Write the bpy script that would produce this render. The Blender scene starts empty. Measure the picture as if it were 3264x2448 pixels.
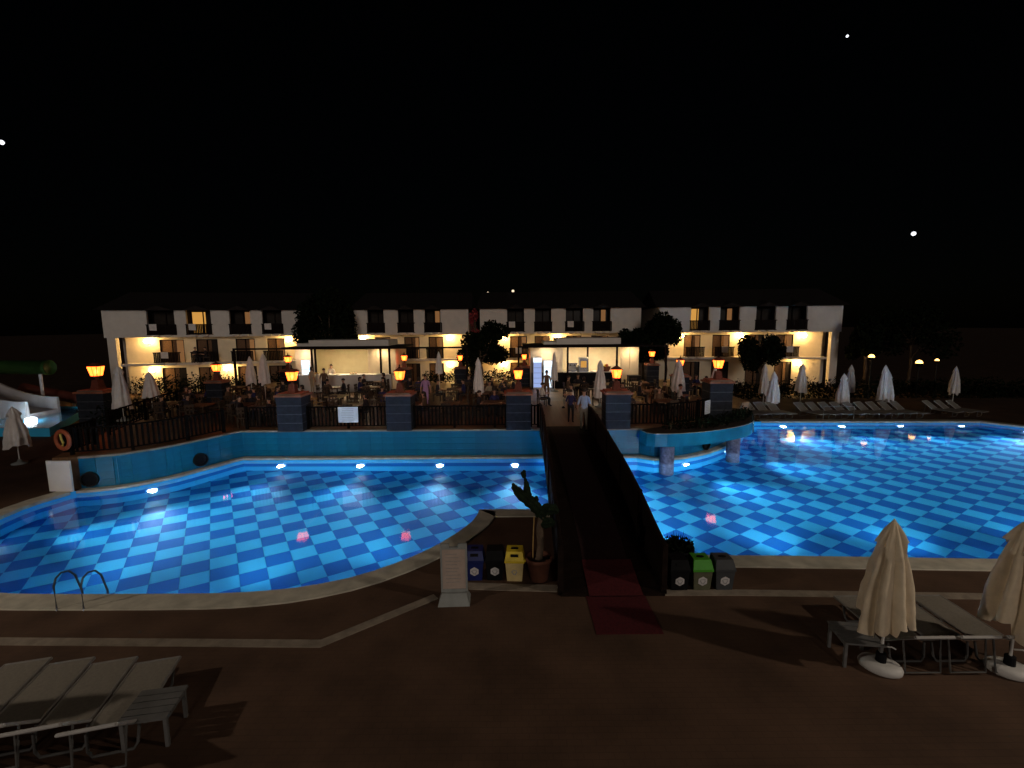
import bpy, bmesh, math, random
from mathutils import Vector, Matrix, noise
R = math.radians
random.seed(7)
SC = bpy.context.scene
COL = SC.collection

# ------------------------------------------------------------------ camera
CAMZ, PITCH, ROLL, FPX = 5.6, R(7.2), R(0.45), 1490.0
cd = bpy.data.cameras.new('camera'); cam = bpy.data.objects.new('camera', cd); COL.objects.link(cam)
cd.sensor_width = 36.0; cd.lens = FPX / 3264 * 36.0; cd.clip_end = 2000; cd.clip_start = 0.05
cam.location = (0, 0, CAMZ)
cam.rotation_euler = (Matrix.Rotation(math.pi / 2 - PITCH, 3, 'X') @ Matrix.Rotation(-ROLL, 3, 'Z')).to_euler()
SC.camera = cam

# ------------------------------------------------------------------ night sky, weak flood from behind
w = bpy.data.worlds.new('World'); SC.world = w; w.use_nodes = True
nt = w.node_tree; bg = nt.nodes['Background']
sky = nt.nodes.new('ShaderNodeTexSky'); sky.sky_type = 'NISHITA'; sky.sun_disc = False
sky.sun_elevation = R(12); sky.sun_rotation = R(188)
nt.links.new(sky.outputs['Color'], bg.inputs['Color']); bg.inputs['Strength'].default_value = 0.00013
sl = bpy.data.lights.new('sun', 'SUN'); sun = bpy.data.objects.new('sun', sl); COL.objects.link(sun)
sl.energy = 0.36; sl.angle = R(14); sl.color = (1.0, 0.88, 0.78)
sun.rotation_euler = (R(90 - 12), 0, R(8))       # shines from behind the camera towards the hotel
vs = SC.view_settings
vs.view_transform = 'Standard'; vs.look = 'None'; vs.exposure = 0; vs.gamma = 1; vs.use_curve_mapping = False
cy = SC.cycles
SC.render.engine = 'CYCLES'
cy.use_denoising = True
try: cy.denoiser = 'OPENIMAGEDENOISE'
except Exception: pass
cy.sample_clamp_indirect = 40.0; cy.sample_clamp_direct = 0
cy.caustics_reflective = False; cy.caustics_refractive = True; cy.blur_glossy = 0.5
cy.max_bounces = 8; cy.diffuse_bounces = 4; cy.glossy_bounces = 3; cy.transmission_bounces = 6; cy.transparent_max_bounces = 8
cy.use_light_tree = True

# ------------------------------------------------------------------ materials
def mat(name, col, rough=0.7, var=0.15, scale=6.0, bump=0.0, metal=0.0, spec=0.3, emit=None, es=0.0, col2=None, coat=0.0):
    m = bpy.data.materials.new(name); m.use_nodes = True
    n = m.node_tree.nodes; l = m.node_tree.links; b = n['Principled BSDF']
    b.inputs['Roughness'].default_value = rough; b.inputs['Metallic'].default_value = metal
    b.inputs['Specular IOR Level'].default_value = spec
    tc = n.new('ShaderNodeTexCoord'); nz = n.new('ShaderNodeTexNoise')
    nz.inputs['Scale'].default_value = scale; nz.inputs['Detail'].default_value = 6
    l.new(tc.outputs['Object'], nz.inputs['Vector'])
    cr = n.new('ShaderNodeValToRGB')
    c2 = col2 or tuple(min(1, c * (1 + var)) for c in col)
    c1 = tuple(c * (1 - var) for c in col)
    cr.color_ramp.elements[0].position = 0.3; cr.color_ramp.elements[1].position = 0.7
    cr.color_ramp.elements[0].color = (*c1, 1); cr.color_ramp.elements[1].color = (*c2, 1)
    l.new(nz.outputs['Fac'], cr.inputs['Fac']); l.new(cr.outputs['Color'], b.inputs['Base Color'])
    if bump:
        bp = n.new('ShaderNodeBump'); bp.inputs['Strength'].default_value = bump; bp.inputs['Distance'].default_value = 0.02
        nz2 = n.new('ShaderNodeTexNoise'); nz2.inputs['Scale'].default_value = scale * 6; nz2.inputs['Detail'].default_value = 8
        l.new(tc.outputs['Object'], nz2.inputs['Vector'])
        l.new(nz2.outputs['Fac'], bp.inputs['Height']); l.new(bp.outputs['Normal'], b.inputs['Normal'])
    if emit:
        b.inputs['Emission Color'].default_value = (*emit, 1); b.inputs['Emission Strength'].default_value = es
    return m

def brick_mat(name, c1, c2, mortar, sx=0.2, sy=0.1, rough=0.8):
    m = bpy.data.materials.new(name); m.use_nodes = True
    n = m.node_tree.nodes; l = m.node_tree.links; b = n['Principled BSDF']
    tc = n.new('ShaderNodeTexCoord'); br = n.new('ShaderNodeTexBrick')
    br.inputs['Scale'].default_value = 1.0; br.inputs['Brick Width'].default_value = sx; br.inputs['Row Height'].default_value = sy
    br.inputs['Mortar Size'].default_value = 0.006; br.inputs['Color1'].default_value = (*c1, 1); br.inputs['Color2'].default_value = (*c2, 1)
    br.inputs['Mortar'].default_value = (*mortar, 1)
    l.new(tc.outputs['Object'], br.inputs['Vector'])
    nz = n.new('ShaderNodeTexNoise'); nz.inputs['Scale'].default_value = 0.8; nz.inputs['Detail'].default_value = 8
    l.new(tc.outputs['Object'], nz.inputs['Vector'])
    mp = n.new('ShaderNodeMapRange'); mp.inputs['From Min'].default_value = 0.3; mp.inputs['From Max'].default_value = 0.7
    mp.inputs['To Min'].default_value = 0.65; mp.inputs['To Max'].default_value = 1.25
    l.new(nz.outputs['Fac'], mp.inputs['Value'])
    mx = n.new('ShaderNodeVectorMath'); mx.operation = 'SCALE'
    l.new(br.outputs['Color'], mx.inputs[0]); l.new(mp.outputs['Result'], mx.inputs['Scale'])
    l.new(mx.outputs['Vector'], b.inputs['Base Color'])
    bp = n.new('ShaderNodeBump'); bp.inputs['Strength'].default_value = 0.5; bp.inputs['Distance'].default_value = 0.01; bp.invert = True
    l.new(br.outputs['Fac'], bp.inputs['Height']); l.new(bp.outputs['Normal'], b.inputs['Normal'])
    b.inputs['Roughness'].default_value = rough; b.inputs['Specular IOR Level'].default_value = 0.25
    return m

def emis(name, col, s):
    m = bpy.data.materials.new(name); m.use_nodes = True
    n = m.node_tree.nodes; l = m.node_tree.links
    n.remove(n['Principled BSDF']); e = n.new('ShaderNodeEmission')
    e.inputs['Color'].default_value = (*col, 1); e.inputs['Strength'].default_value = s
    l.new(e.outputs[0], n['Material Output'].inputs['Surface'])
    return m

def water_mat(name, absorb, dens):
    m = bpy.data.materials.new(name); m.use_nodes = True
    n = m.node_tree.nodes; l = m.node_tree.links
    n.remove(n['Principled BSDF'])
    g = n.new('ShaderNodeBsdfGlass'); g.inputs['IOR'].default_value = 1.333; g.inputs['Roughness'].default_value = 0.05
    tc = n.new('ShaderNodeTexCoord'); nz = n.new('ShaderNodeTexNoise'); nz.inputs['Scale'].default_value = 1.3; nz.inputs['Detail'].default_value = 3
    l.new(tc.outputs['Object'], nz.inputs['Vector'])
    bp = n.new('ShaderNodeBump'); bp.inputs['Strength'].default_value = 0.022; bp.inputs['Distance'].default_value = 0.05
    l.new(nz.outputs['Fac'], bp.inputs['Height']); l.new(bp.outputs['Normal'], g.inputs['Normal'])
    l.new(g.outputs[0], n['Material Output'].inputs['Surface'])
    va = n.new('ShaderNodeVolumeAbsorption'); va.inputs['Color'].default_value = (*absorb, 1); va.inputs['Density'].default_value = dens
    l.new(va.outputs[0], n['Material Output'].inputs['Volume'])
    return m

def pane_mat(name, col, s, mixf):
    m = bpy.data.materials.new(name); m.use_nodes = True
    n = m.node_tree.nodes; l = m.node_tree.links
    n.remove(n['Principled BSDF']); e = n.new('ShaderNodeEmission'); e.inputs['Color'].default_value = (*col, 1); e.inputs['Strength'].default_value = s
    t = n.new('ShaderNodeBsdfTransparent'); mx = n.new('ShaderNodeMixShader'); mx.inputs[0].default_value = mixf
    l.new(e.outputs[0], mx.inputs[1]); l.new(t.outputs[0], mx.inputs[2]); l.new(mx.outputs[0], n['Material Output'].inputs['Surface'])
    return m

M = dict(
    deck=brick_mat('deck_pavers', (0.108, 0.060, 0.037), (0.100, 0.056, 0.035), (0.088, 0.050, 0.032)),
    terrace=brick_mat('terrace_tiles', (0.24, 0.12, 0.055), (0.19, 0.095, 0.045), (0.06, 0.04, 0.03), 0.3, 0.3, 0.5),
    coping=mat('coping_stone', (0.54, 0.50, 0.41), 0.8, 0.2, 3, 0.3),
    strip=mat('kerb_stone', (0.27, 0.22, 0.17), 0.85, 0.25, 4, 0.3),
    tile_l=mat('light_mosaic', (0.055, 0.50, 0.88), 0.35, 0.06, 40, 0.05, spec=0.4),
    tile_d=mat('dark_mosaic', (0.008, 0.15, 0.54), 0.35, 0.08, 40, 0.05, spec=0.4),
    grout=mat('grout', (0.05, 0.34, 0.60), 0.8, 0.1, 20),
    wall_t=mat('teal_wall_tile', (0.003, 0.125, 0.225), 0.25, 0.12, 2.2, 0.04, spec=0.5),
    wall_t2=mat('teal_wall_tile_deep', (0.003, 0.112, 0.21), 0.25, 0.12, 2.0, 0.04, spec=0.5),
    water=water_mat('pool_water', (0.45, 0.86, 0.98), 0.07),
    plaster=mat('white_plaster', (0.72, 0.67, 0.61), 0.9, 0.06, 2, 0.15),
    cream=mat('cream_plaster', (0.80, 0.70, 0.52), 0.9, 0.06, 2, 0.1),
    olive=mat('olive_plaster', (0.42, 0.36, 0.22), 0.9, 0.06, 2, 0.1),
    roof=mat('roof_tiles', (0.014, 0.010, 0.009), 0.9, 0.3, 5, 0.4),
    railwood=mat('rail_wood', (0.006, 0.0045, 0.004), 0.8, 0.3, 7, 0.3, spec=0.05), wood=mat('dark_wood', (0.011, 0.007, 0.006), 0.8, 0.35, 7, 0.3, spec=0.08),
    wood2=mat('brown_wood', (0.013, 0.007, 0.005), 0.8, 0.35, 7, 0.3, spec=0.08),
    black=mat('black_plastic', (0.005, 0.005, 0.006), 0.7, 0.2, 8, spec=0.12),
    iron=mat('black_iron', (0.015, 0.013, 0.012), 0.5, 0.2, 8, metal=0.5),
    glassdark=mat('dark_glass', (0.03, 0.025, 0.022), 0.12, 0.2, 2, spec=0.5),
    curtain=mat('brown_curtain', (0.16, 0.09, 0.05), 0.9, 0.2, 9),
    stone=mat('pillar_stone', (0.014, 0.016, 0.024), 0.85, 0.3, 6, 0.6),
    mortar=mat('pale_mortar', (0.07, 0.075, 0.085), 0.9, 0.3, 9, 0.3), stone2=mat('column_stone', (0.13, 0.13, 0.20), 0.8, 0.45, 9, 0.6),
    brickcap=brick_mat('brick_cap', (0.40, 0.16, 0.09), (0.32, 0.12, 0.07), (0.22, 0.16, 0.12), 0.21, 0.075),
    redpost=mat('red_brown_paint', (0.14, 0.035, 0.02), 0.7, 0.2, 8, 0.2),
    plank=mat('warm_plank', (0.22, 0.10, 0.045), 0.6, 0.3, 5, 0.3), runner=mat('shaded_runner', (0.022, 0.006, 0.006), 0.95, 0.3, 20, 0.4), carpet=mat('red_carpet', (0.075, 0.008, 0.011), 0.95, 0.25, 20, 0.4),  # bridge runner: carpet colour darkened to paint in the shade between the rails
    fabric=mat('umbrella_canvas', (0.70, 0.58, 0.42), 0.95, 0.10, 5, 0.25),
    fabric2=mat('white_canvas', (0.74, 0.69, 0.66), 0.95, 0.10, 5, 0.25),
    table_g=mat('table_grey', (0.13, 0.125, 0.12), 0.7, 0.15, 6, 0.2), leg_shade=mat('lounger_leg_shaded', (0.10, 0.095, 0.09), 0.6, 0.1, 6, spec=0.1), frame_w=mat('pale_tube', (0.42, 0.40, 0.38), 0.5, 0.1, 6), frame_g=mat('lounger_frame', (0.24, 0.22, 0.2), 0.5, 0.1, 6), sling=mat('lounger_sling', (0.25, 0.22, 0.18), 0.9, 0.1, 30, 0.2),  # lounger legs: frame colour darkened to paint in their shaded front
    whitep=mat('white_plastic', (0.62, 0.60, 0.57), 0.45, 0.05, 6),
    greyp=mat('grey_plastic', (0.26, 0.27, 0.26), 0.6, 0.12, 6, 0.2),
    dimsteel=mat('dull_steel', (0.10, 0.11, 0.13), 0.4, 0.1, 6, metal=0.6), steel=mat('steel', (0.45, 0.47, 0.5), 0.25, 0.05, 6, metal=1.0),
    pinkish=mat('beige_board', (0.42, 0.33, 0.28), 0.8, 0.08, 8),
    board=mat('white_board', (0.70, 0.74, 0.80), 0.6, 0.05, 6),
    ink=mat('grey_ink', (0.30, 0.30, 0.30), 0.8, 0.1, 8),
    b_blue=mat('blue_bin', (0.010, 0.018, 0.11), 0.45, 0.15, 6), b_yel=mat('yellow_bin', (0.72, 0.52, 0.03), 0.45, 0.1, 6),
    b_yel2=mat('pale_yellow_bin', (0.62, 0.48, 0.22), 0.5, 0.15, 5), b_grn=mat('green_bin', (0.06, 0.30, 0.02), 0.45, 0.1, 6),
    b_gry=mat('grey_bin', (0.045, 0.048, 0.052), 0.6, 0.1, 6), b_olv=mat('olive_bin', (0.10, 0.10, 0.06), 0.5, 0.15, 6),
    label=mat('bin_label', (0.55, 0.52, 0.52), 0.6, 0.05, 8),
    terracotta=mat('terracotta', (0.13, 0.048, 0.028), 0.8, 0.2, 6, 0.2),
    soil=mat('soil', (0.03, 0.02, 0.014), 1, 0.3, 20, 0.4),
    leaf=mat('dark_leaves', (0.007, 0.011, 0.005), 0.9, 0.4, 3, spec=0.05),
    leaf2=mat('cactus_skin', (0.009, 0.016, 0.007), 0.8, 0.4, 9, 0.5, spec=0.1),
    flower=mat('bougainvillea', (0.35, 0.05, 0.06), 0.7, 0.3, 3),
    bark=mat('bark', (0.11, 0.075, 0.05), 0.95, 0.35, 8, 0.6),
    green_t=mat('green_fibreglass', (0.018, 0.055, 0.012), 0.5, 0.25, 2),
    red_s=mat('red_fibreglass', (0.10, 0.026, 0.018), 0.6, 0.25, 2),
    white_s=mat('white_fibreglass', (0.42, 0.42, 0.44), 0.6, 0.12, 2),
    orange=mat('orange_ring', (0.36, 0.085, 0.035), 0.6, 0.12, 6), ringy=mat('yellow_rope', (0.6, 0.45, 0.1), 0.7, 0.1, 9),
    skin=mat('skin', (0.45, 0.25, 0.17), 0.6, 0.08, 9), hair=mat('hair', (0.03, 0.02, 0.015), 0.7, 0.3, 30),
    s_blue=mat('light_blue_shirt', (0.36, 0.42, 0.62), 0.9, 0.08, 9), s_lav=mat('lavender_shirt', (0.42, 0.24, 0.45), 0.9, 0.08, 9),
    s_white=mat('white_shirt', (0.70, 0.64, 0.58), 0.9, 0.08, 9), s_dark=mat('dark_shirt', (0.03, 0.025, 0.03), 0.9, 0.2, 9),
    s_navy=mat('navy_shirt', (0.03, 0.03, 0.10), 0.9, 0.15, 9), s_brown=mat('brown_shirt', (0.13, 0.075, 0.045), 0.9, 0.15, 9),
    s_beige=mat('beige_dress', (0.45, 0.36, 0.24), 0.9, 0.1, 9), t_beige=mat('stone_trousers', (0.25, 0.21, 0.17), 0.9, 0.1, 9),
    t_dark=mat('dark_trousers', (0.02, 0.02, 0.025), 0.9, 0.2, 9),
    chair=mat('chair_rattan', (0.055, 0.033, 0.02), 0.6, 0.3, 12, 0.2), chair_y=mat('pale_tan', (0.42, 0.26, 0.09), 0.6, 0.2, 8),  # chair_y: the lit look of some chairs is put into this yellowish colour
    cloth=mat('table_cloth', (0.42, 0.30, 0.16), 0.9, 0.1, 8), table=mat('table_wood', (0.16, 0.075, 0.04), 0.5, 0.25, 7),
    e_lan=pane_mat('lantern_pane', (1.0, 0.115, 0.014), 8.0, 0.22), e_bulb=emis('lantern_bulb', (1.0, 0.34, 0.06), 14),
    e_wall=emis('wall_lamp_glow', (1.0, 0.62, 0.22), 58), e_pool=emis('pool_lamp_lens', (0.84, 0.94, 1.0), 26), e_kid=emis('paddling_lamp_lens', (0.84, 0.94, 1.0), 85),
    e_kiosk2=emis('porch_light', (1.0, 0.70, 0.38), 420), e_kiosk=emis('downlight', (1.0, 0.80, 0.50), 800), e_fr=emis('fridge_light', (0.72, 0.86, 1.0), 1.6),
    e_frd=emis('fridge_door_glow', (0.42, 0.55, 1.0), 0.75), e_win=emis('lit_curtain', (1.0, 0.48, 0.10), 0.62),
    e_win2=emis('dim_curtain', (1.0, 0.46, 0.17), 0.2), e_post=emis('globe_glow', (1.0, 0.50, 0.13), 6), e_star=emis('star_glow', (0.9, 0.92, 1.0), 1.6),
    e_far=emis('far_lamp_glow', (1.0, 0.75, 0.5), 1.3), e_flood=emis('flood_lens', (1.0, 0.9, 0.78), 900),
    e_red=emis('red_glow', (1.0, 0.18, 0.06), 0.6),
)

# ------------------------------------------------------------------ mesh helpers
class MB:
    def __init__(s): s.v = []; s.f = []; s.m = []
    def add(s, vs, fs, mi=0):
        o = len(s.v); s.v += [tuple(v) for v in vs]; s.f += [tuple(i + o for i in f) for f in fs]; s.m += [mi] * len(fs); return s
    def box(s, c, d, rz=0, mi=0, taper=1.0, tilt=None):
        hx, hy, hz = d[0] / 2, d[1] / 2, d[2] / 2
        P = []
        for z, k in ((-hz, 1.0), (hz, taper)):
            for x, y in ((-hx, -hy), (hx, -hy), (hx, hy), (-hx, hy)): P.append(Vector((x * k, y * k, z)))
        m = Matrix.Rotation(rz, 3, 'Z')
        if tilt is not None: m = m @ Matrix.Rotation(tilt, 3, 'X')
        return s.add([m @ p + Vector(c) for p in P], [(0, 3, 2, 1), (4, 5, 6, 7), (0, 1, 5, 4), (1, 2, 6, 5), (2, 3, 7, 6), (3, 0, 4, 7)], mi)
    def rng(s, x0, x1, y0, y1, z0, z1, mi=0):
        return s.box(((x0 + x1) / 2, (y0 + y1) / 2, (z0 + z1) / 2), (x1 - x0, y1 - y0, z1 - z0), 0, mi)
    def tube(s, pts, r, n=8, mi=0, cap=True):
        pts = [Vector(p) for p in pts]; rr = r if isinstance(r, (list, tuple)) else [r] * len(pts)
        rings = []; up = Vector((0, 0, 1))
        for i, p in enumerate(pts):
            d = (pts[min(i + 1, len(pts) - 1)] - pts[max(i - 1, 0)]).normalized()
            a = d.cross(up)
            if a.length < 1e-3: a = d.cross(Vector((0, 1, 0)))
            a.normalize(); b = d.cross(a)
            rings.append([p + (a * math.cos(2 * math.pi * k / n) + b * math.sin(2 * math.pi * k / n)) * rr[i] for k in range(n)])
        V = [v for g in rings for v in g]; F = []
        for i in range(len(pts) - 1):
            for k in range(n): F.append((i * n + k, i * n + (k + 1) % n, (i + 1) * n + (k + 1) % n, (i + 1) * n + k))
        if cap: F.append(tuple(range(n))); F.append(tuple((len(pts) - 1) * n + k for k in range(n - 1, -1, -1)))
        return s.add(V, F, mi)
    def lathe(s, prof, c=(0, 0, 0), n=16, mi=0, sx=1, sy=1):
        V = []; F = []
        for r, z in prof:
            for k in range(n): V.append((c[0] + sx * r * math.cos(2 * math.pi * k / n), c[1] + sy * r * math.sin(2 * math.pi * k / n), c[2] + z))
        for i in range(len(prof) - 1):
            for k in range(n): F.append((i * n + k, i * n + (k + 1) % n, (i + 1) * n + (k + 1) % n, (i + 1) * n + k))
        F.append(tuple(range(n - 1, -1, -1))); F.append(tuple((len(prof) - 1) * n + k for k in range(n)))
        return s.add(V, F, mi)
    def quad(s, a, b, c, d, mi=0): return s.add([a, b, c, d], [(0, 1, 2, 3)], mi)
    def prism(s, poly, z0, z1, mi=0):
        n = len(poly); V = [(x, y, z0) for x, y in poly] + [(x, y, z1) for x, y in poly]
        F = [(i, (i + 1) % n, (i + 1) % n + n, i + n) for i in range(n)]
        s.add(V, F, mi)
        for z, fl in ((z0, True), (z1, False)):
            bm = bmesh.new(); vv = [bm.verts.new((x, y, z)) for x, y in poly]
            es = [bm.edges.new((vv[i], vv[(i + 1) % n])) for i in range(n)]
            bmesh.ops.triangle_fill(bm, edges=es, use_beauty=True)
            bm.verts.index_update(); idx = {v: i for i, v in enumerate(vv)}
            tr = []
            for f in bm.faces:
                t = [idx[v] for v in f.verts]
                nz = f.normal.z
                if (nz > 0) == fl: t.reverse()
                tr.append(tuple(t))
            s.add([v.co[:] for v in vv], tr, mi); bm.free()
        return s
    def mesh(s, name, mats, smooth=False):
        me = bpy.data.meshes.new(name); me.from_pydata(s.v, [], s.f)
        for m in (mats if isinstance(mats, (list, tuple)) else [mats]): me.materials.append(M[m])
        me.polygons.foreach_set('material_index', s.m)
        if smooth: me.polygons.foreach_set('use_smooth', [True] * len(s.f))
        me.update(); return me
    def build(s, name, mats, parent=None, smooth=False, loc=None):
        return obj(name, s.mesh(name, mats, smooth), parent, loc)

def obj(name, me, parent=None, loc=None, rz=0):
    o = bpy.data.objects.new(name, me); COL.objects.link(o)
    if parent is not None: o.parent = parent
    if loc is not None: o.location = loc
    if rz: o.rotation_euler = (0, 0, rz)
    return o
def tag(o, label, cat, group=None):
    o['label'] = label; o['category'] = cat
    if group: o['group'] = group
    return o
def thing(name, label, cat, loc=(0, 0, 0), rz=0, group=None):
    return tag(obj(name, None, None, loc, rz), label, cat, group)
def struct(o): o['kind'] = 'structure'; return o
def dup(o, loc=None, rz=None, label=None, group=None, parent=None):
    c = o.copy(); COL.objects.link(c); c.parent = parent
    if loc is not None: c.location = loc
    if rz is not None: c.rotation_euler = (0, 0, rz)
    if label: c['label'] = label
    if group: c['group'] = group
    for ch in list(o.children): dup(ch, parent=c)
    return c
def inside(p, poly):
    x, y = p; r = False
    for i in range(len(poly)):
        x0, y0 = poly[i]; x1, y1 = poly[i - 1]
        if (y0 > y) != (y1 > y) and x < (x1 - x0) * (y - y0) / (y1 - y0) + x0: r = not r
    return r
def offset(pts, d, closed=False):
    out = []; n = len(pts)
    for i in range(n):
        a = Vector(pts[i - 1] if (closed or i > 0) else pts[i]); c = Vector(pts[(i + 1) % n] if (closed or i < n - 1) else pts[i]); p = Vector(pts[i])
        n1 = Vector(((p - a).y, -(p - a).x)) if (p - a).length > 1e-6 else Vector((0, 0))
        n2 = Vector(((c - p).y, -(c - p).x)) if (c - p).length > 1e-6 else Vector((0, 0))
        if n1.length: n1.normalize()
        if n2.length: n2.normalize()
        nn = n1 + n2
        nn.normalize()
        k = max(0.5, nn.dot(n1 if n1.length else n2))
        out.append(tuple(p + nn * (d / k)))
    return out
def smooth_poly(pts, it=2, closed=False):
    for _ in range(it):
        q = []
        n = len(pts)
        rg = range(n) if closed else range(n - 1)
        if not closed: q.append(pts[0])
        for i in rg:
            a, b = pts[i], pts[(i + 1) % n]
            q.append((a[0] * .75 + b[0] * .25, a[1] * .75 + b[1] * .25)); q.append((a[0] * .25 + b[0] * .75, a[1] * .25 + b[1] * .75))
        if not closed: q.append(pts[-1])
        pts = q
    return pts
def resample(pts, step):
    out = [Vector(pts[0])]; acc = 0
    L = sum((Vector(pts[i + 1]) - Vector(pts[i])).length for i in range(len(pts) - 1)); n = max(1, round(L / step)); st = L / n
    for i in range(len(pts) - 1):
        a, b = Vector(pts[i]), Vector(pts[i + 1]); d = (b - a).length; 
        if d < 1e-9: continue
        pos = st - acc
        while pos <= d + 1e-9 and len(out) < n: out.append(a.lerp(b, pos / d)); pos += st
        acc = (acc + d) % st if pos > d else 0
        acc = d - (pos - st)
    out.append(Vector(pts[-1])); return out

# ------------------------------------------------------------------ THE SETTING: pool outline
nearL = smooth_poly([(-15.2, 15.45), (-15.5, 14.4), (-15.35, 13.2), (-14.9, 11.8), (-14.0, 10.4), (-12.4, 9.5), (-10.9, 9.27), (-9.6, 9.22), (-6.46, 9.2), (-5.5, 9.25), (-4.45, 9.44), (-3.43, 9.88), (-2.54, 10.61), (-1.93, 11.31), (-1.56, 11.92), (-1.2, 12.6), (-1.03, 13.2), (-1.0, 13.63)], 1)
nearR = [(3.25, 13.6), (3.45, 10.72)] + smooth_poly([(4.4, 10.7), (8.0, 10.56), (12.0, 10.36), (16.0, 10.2), (20.0, 10.6), (24.0, 12.0), (27.2, 15.0), (28.6, 19.0), (28.3, 22.5), (27.1, 24.6), (26.2, 25.7)], 1) + [(20.7, 25.95), (14.2, 26.2)]
rightC = smooth_poly([(13.3, 26.1), (12.4, 24.4), (10.75, 21.9), (9.46, 20.6), (8.2, 19.63), (6.9, 19.0), (5.9, 18.95)], 1)
frontW = [(5.3, 19.35), (-11.55, 19.5)]
leftC = smooth_poly([(-11.75, 19.2), (-12.0, 18.6), (-12.35, 17.9), (-12.85, 16.95), (-13.75, 16.05), (-14.6, 15.7), (-15.1, 15.6)], 1)
LOOP = nearL + nearR + rightC + frontW + leftC           # counter-clockwise seen from above
TER = rightC + frontW + leftC                            # the part under the terrace wall
FLOOR = -1.62; WATER = -0.10; TZ = 1.15

# ground sheet with the pool cut out
bm = bmesh.new()
def loop_edges(pts, z):
    vv = [bm.verts.new((x, y, z)) for x, y in pts]
    return [bm.edges.new((vv[i], vv[(i + 1) % len(vv)])) for i in range(len(vv))]
es = loop_edges([(-400, -200), (400, -200), (400, 600), (-400, 600)], 0) + loop_edges(LOOP, 0)
bmesh.ops.triangle_fill(bm, edges=es, use_beauty=True)
for f in bm.faces:
    if f.normal.z < 0: f.normal_flip()
me = bpy.data.meshes.new('ground'); bm.to_mesh(me); bm.free(); me.materials.append(M['deck'])
struct(obj('ground', me))

# pool basin: base slab, wall bands, floor panels
b = MB(); big = offset(LOOP, 0.25, True); b.prism(big, FLOOR - 0.25, FLOOR - 0.03)
POOL = struct(b.build('pool', 'grout'))
def band(pts, z0, z1, name, m, parent, closed=True, off=0.0, smooth=True):
    b = MB(); n = len(pts); V = [(x, y, z0) for x, y in pts] + [(x, y, z1) for x, y in pts]
    b.add(V, [(i, i + n, (i + 1) % n + n, (i + 1) % n) for i in range(n if closed else n - 1)])
    return b.build(name, m, parent)
band(LOOP, -0.55, 0.02, 'upper_wall_band', 'tile_l', POOL)
band(LOOP, -1.0, -0.55, 'dark_wall_band', 'tile_d', POOL)
band(LOOP, FLOOR - 0.03, -1.0, 'lower_wall_band', 'tile_l', POOL)
TH, TS, OI, OJ = R(32.33), 0.642, -0.860, -30.952
ct, st_ = math.cos(TH), math.sin(TH)
def lat(i, j):
    A = (i + OI) * TS; B = (-j - OJ) * TS
    return (ct * A - st_ * B, st_ * A + ct * B)
cells = []
for i in range(-60, 90):
    for j in range(-60, 90):
        c = lat(i + .5, j + .5)
        if not (-17 < c[0] < 30 and 8 < c[1] < 28): continue
        if inside(c, LOOP) or any(inside(lat(i + a, j + k), LOOP) for a in (0, 1) for k in (0, 1)): cells.append((c[0] ** 2 + c[1] ** 2, i, j, c))
vis = [t for t in cells if abs(t[3][0]) < t[3][1] * 1.12 and not (0.6 < t[3][0] < 3.6 and t[3][1] < 15)]
vis.sort(); keep = set((t[1], t[2]) for t in vis[:300])
tm = {}
hh = TS / 2 - 0.004
for d in (0, 1):
    tm[d] = MB().box((0, 0, -0.01), (2 * hh, 2 * hh, 0.02), TH).mesh('floor_tile', 'tile_d' if d else 'tile_l')
rest = {0: MB(), 1: MB()}
for _, i, j, c in cells:
    d = (i + j) % 2
    z = FLOOR - (0.0 if (i * 7 + j * 3) % 5 else 0.002)
    if (i, j) in keep: obj('floor_tile', tm[d], POOL, (c[0], c[1], z))
    else: rest[d].box((c[0], c[1], z - 0.01), (2 * hh, 2 * hh, 0.02), TH)
for d in (0, 1):
    o = rest[d].build('floor_tiles', 'tile_d' if d else 'tile_l', POOL); o['kind'] = 'stuff'
# water body
b = MB(); b.prism(offset(LOOP, 0.04, True), FLOOR - 0.2, WATER)
struct(b.build('water', 'water'))
# coping
def strip(inner, outer, z0, z1, closed=False):
    b = MB(); n = len(inner); k = n if closed else n - 1
    V = [(x, y, z0) for x, y in inner] + [(x, y, z1) for x, y in inner] + [(x, y, z1) for x, y in outer] + [(x, y, z0) for x, y in outer]
    for i in range(k):
        j = (i + 1) % n
        b.add([V[i], V[j], V[n + i], V[n + j], V[2 * n + i], V[2 * n + j], V[3 * n + i], V[3 * n + j]], [(0, 2, 3, 1), (2, 4, 5, 3), (4, 6, 7, 5)])
    return b
NR = nearL + nearR
struct(strip(offset(NR, -0.03), offset(NR, 0.50), -0.06, 0.035).build('pool_coping', 'coping'))
struct(strip(offset(TER, -0.03), offset(TER, 0.27), -0.06, 0.02).build('wall_foot_coping', 'coping'))
# pale kerb strips let into the paving
def path_strip(pts, wd, z, name, m):
    return struct(strip(offset(pts, -wd / 2), offset(pts, wd / 2), z - 0.05, z).build(name, m))
path_strip([(-16, 7.9), (-9.3, 7.80), (-3.44, 7.67), (-1.62, 9.10)], 0.2, 0.012, 'kerb_strip', 'strip')
path_strip([(-1.25, 9.50), (1.55, 9.32)], 0.26, 0.012, 'kerb_strip', 'strip')
path_strip([(2.72, 9.18), (4.6, 9.16), (10.4, 8.92), (20, 8.6)], 0.22, 0.012, 'kerb_strip', 'strip')
# red carpet in front of the bridge
tag(MB().rng(1.50, 2.72, 7.86, 9.36, 0.003, 0.014).build('red_carpet', 'carpet'), 'red carpet strip on the paving at the near foot of the bridge', 'carpet')

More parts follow.
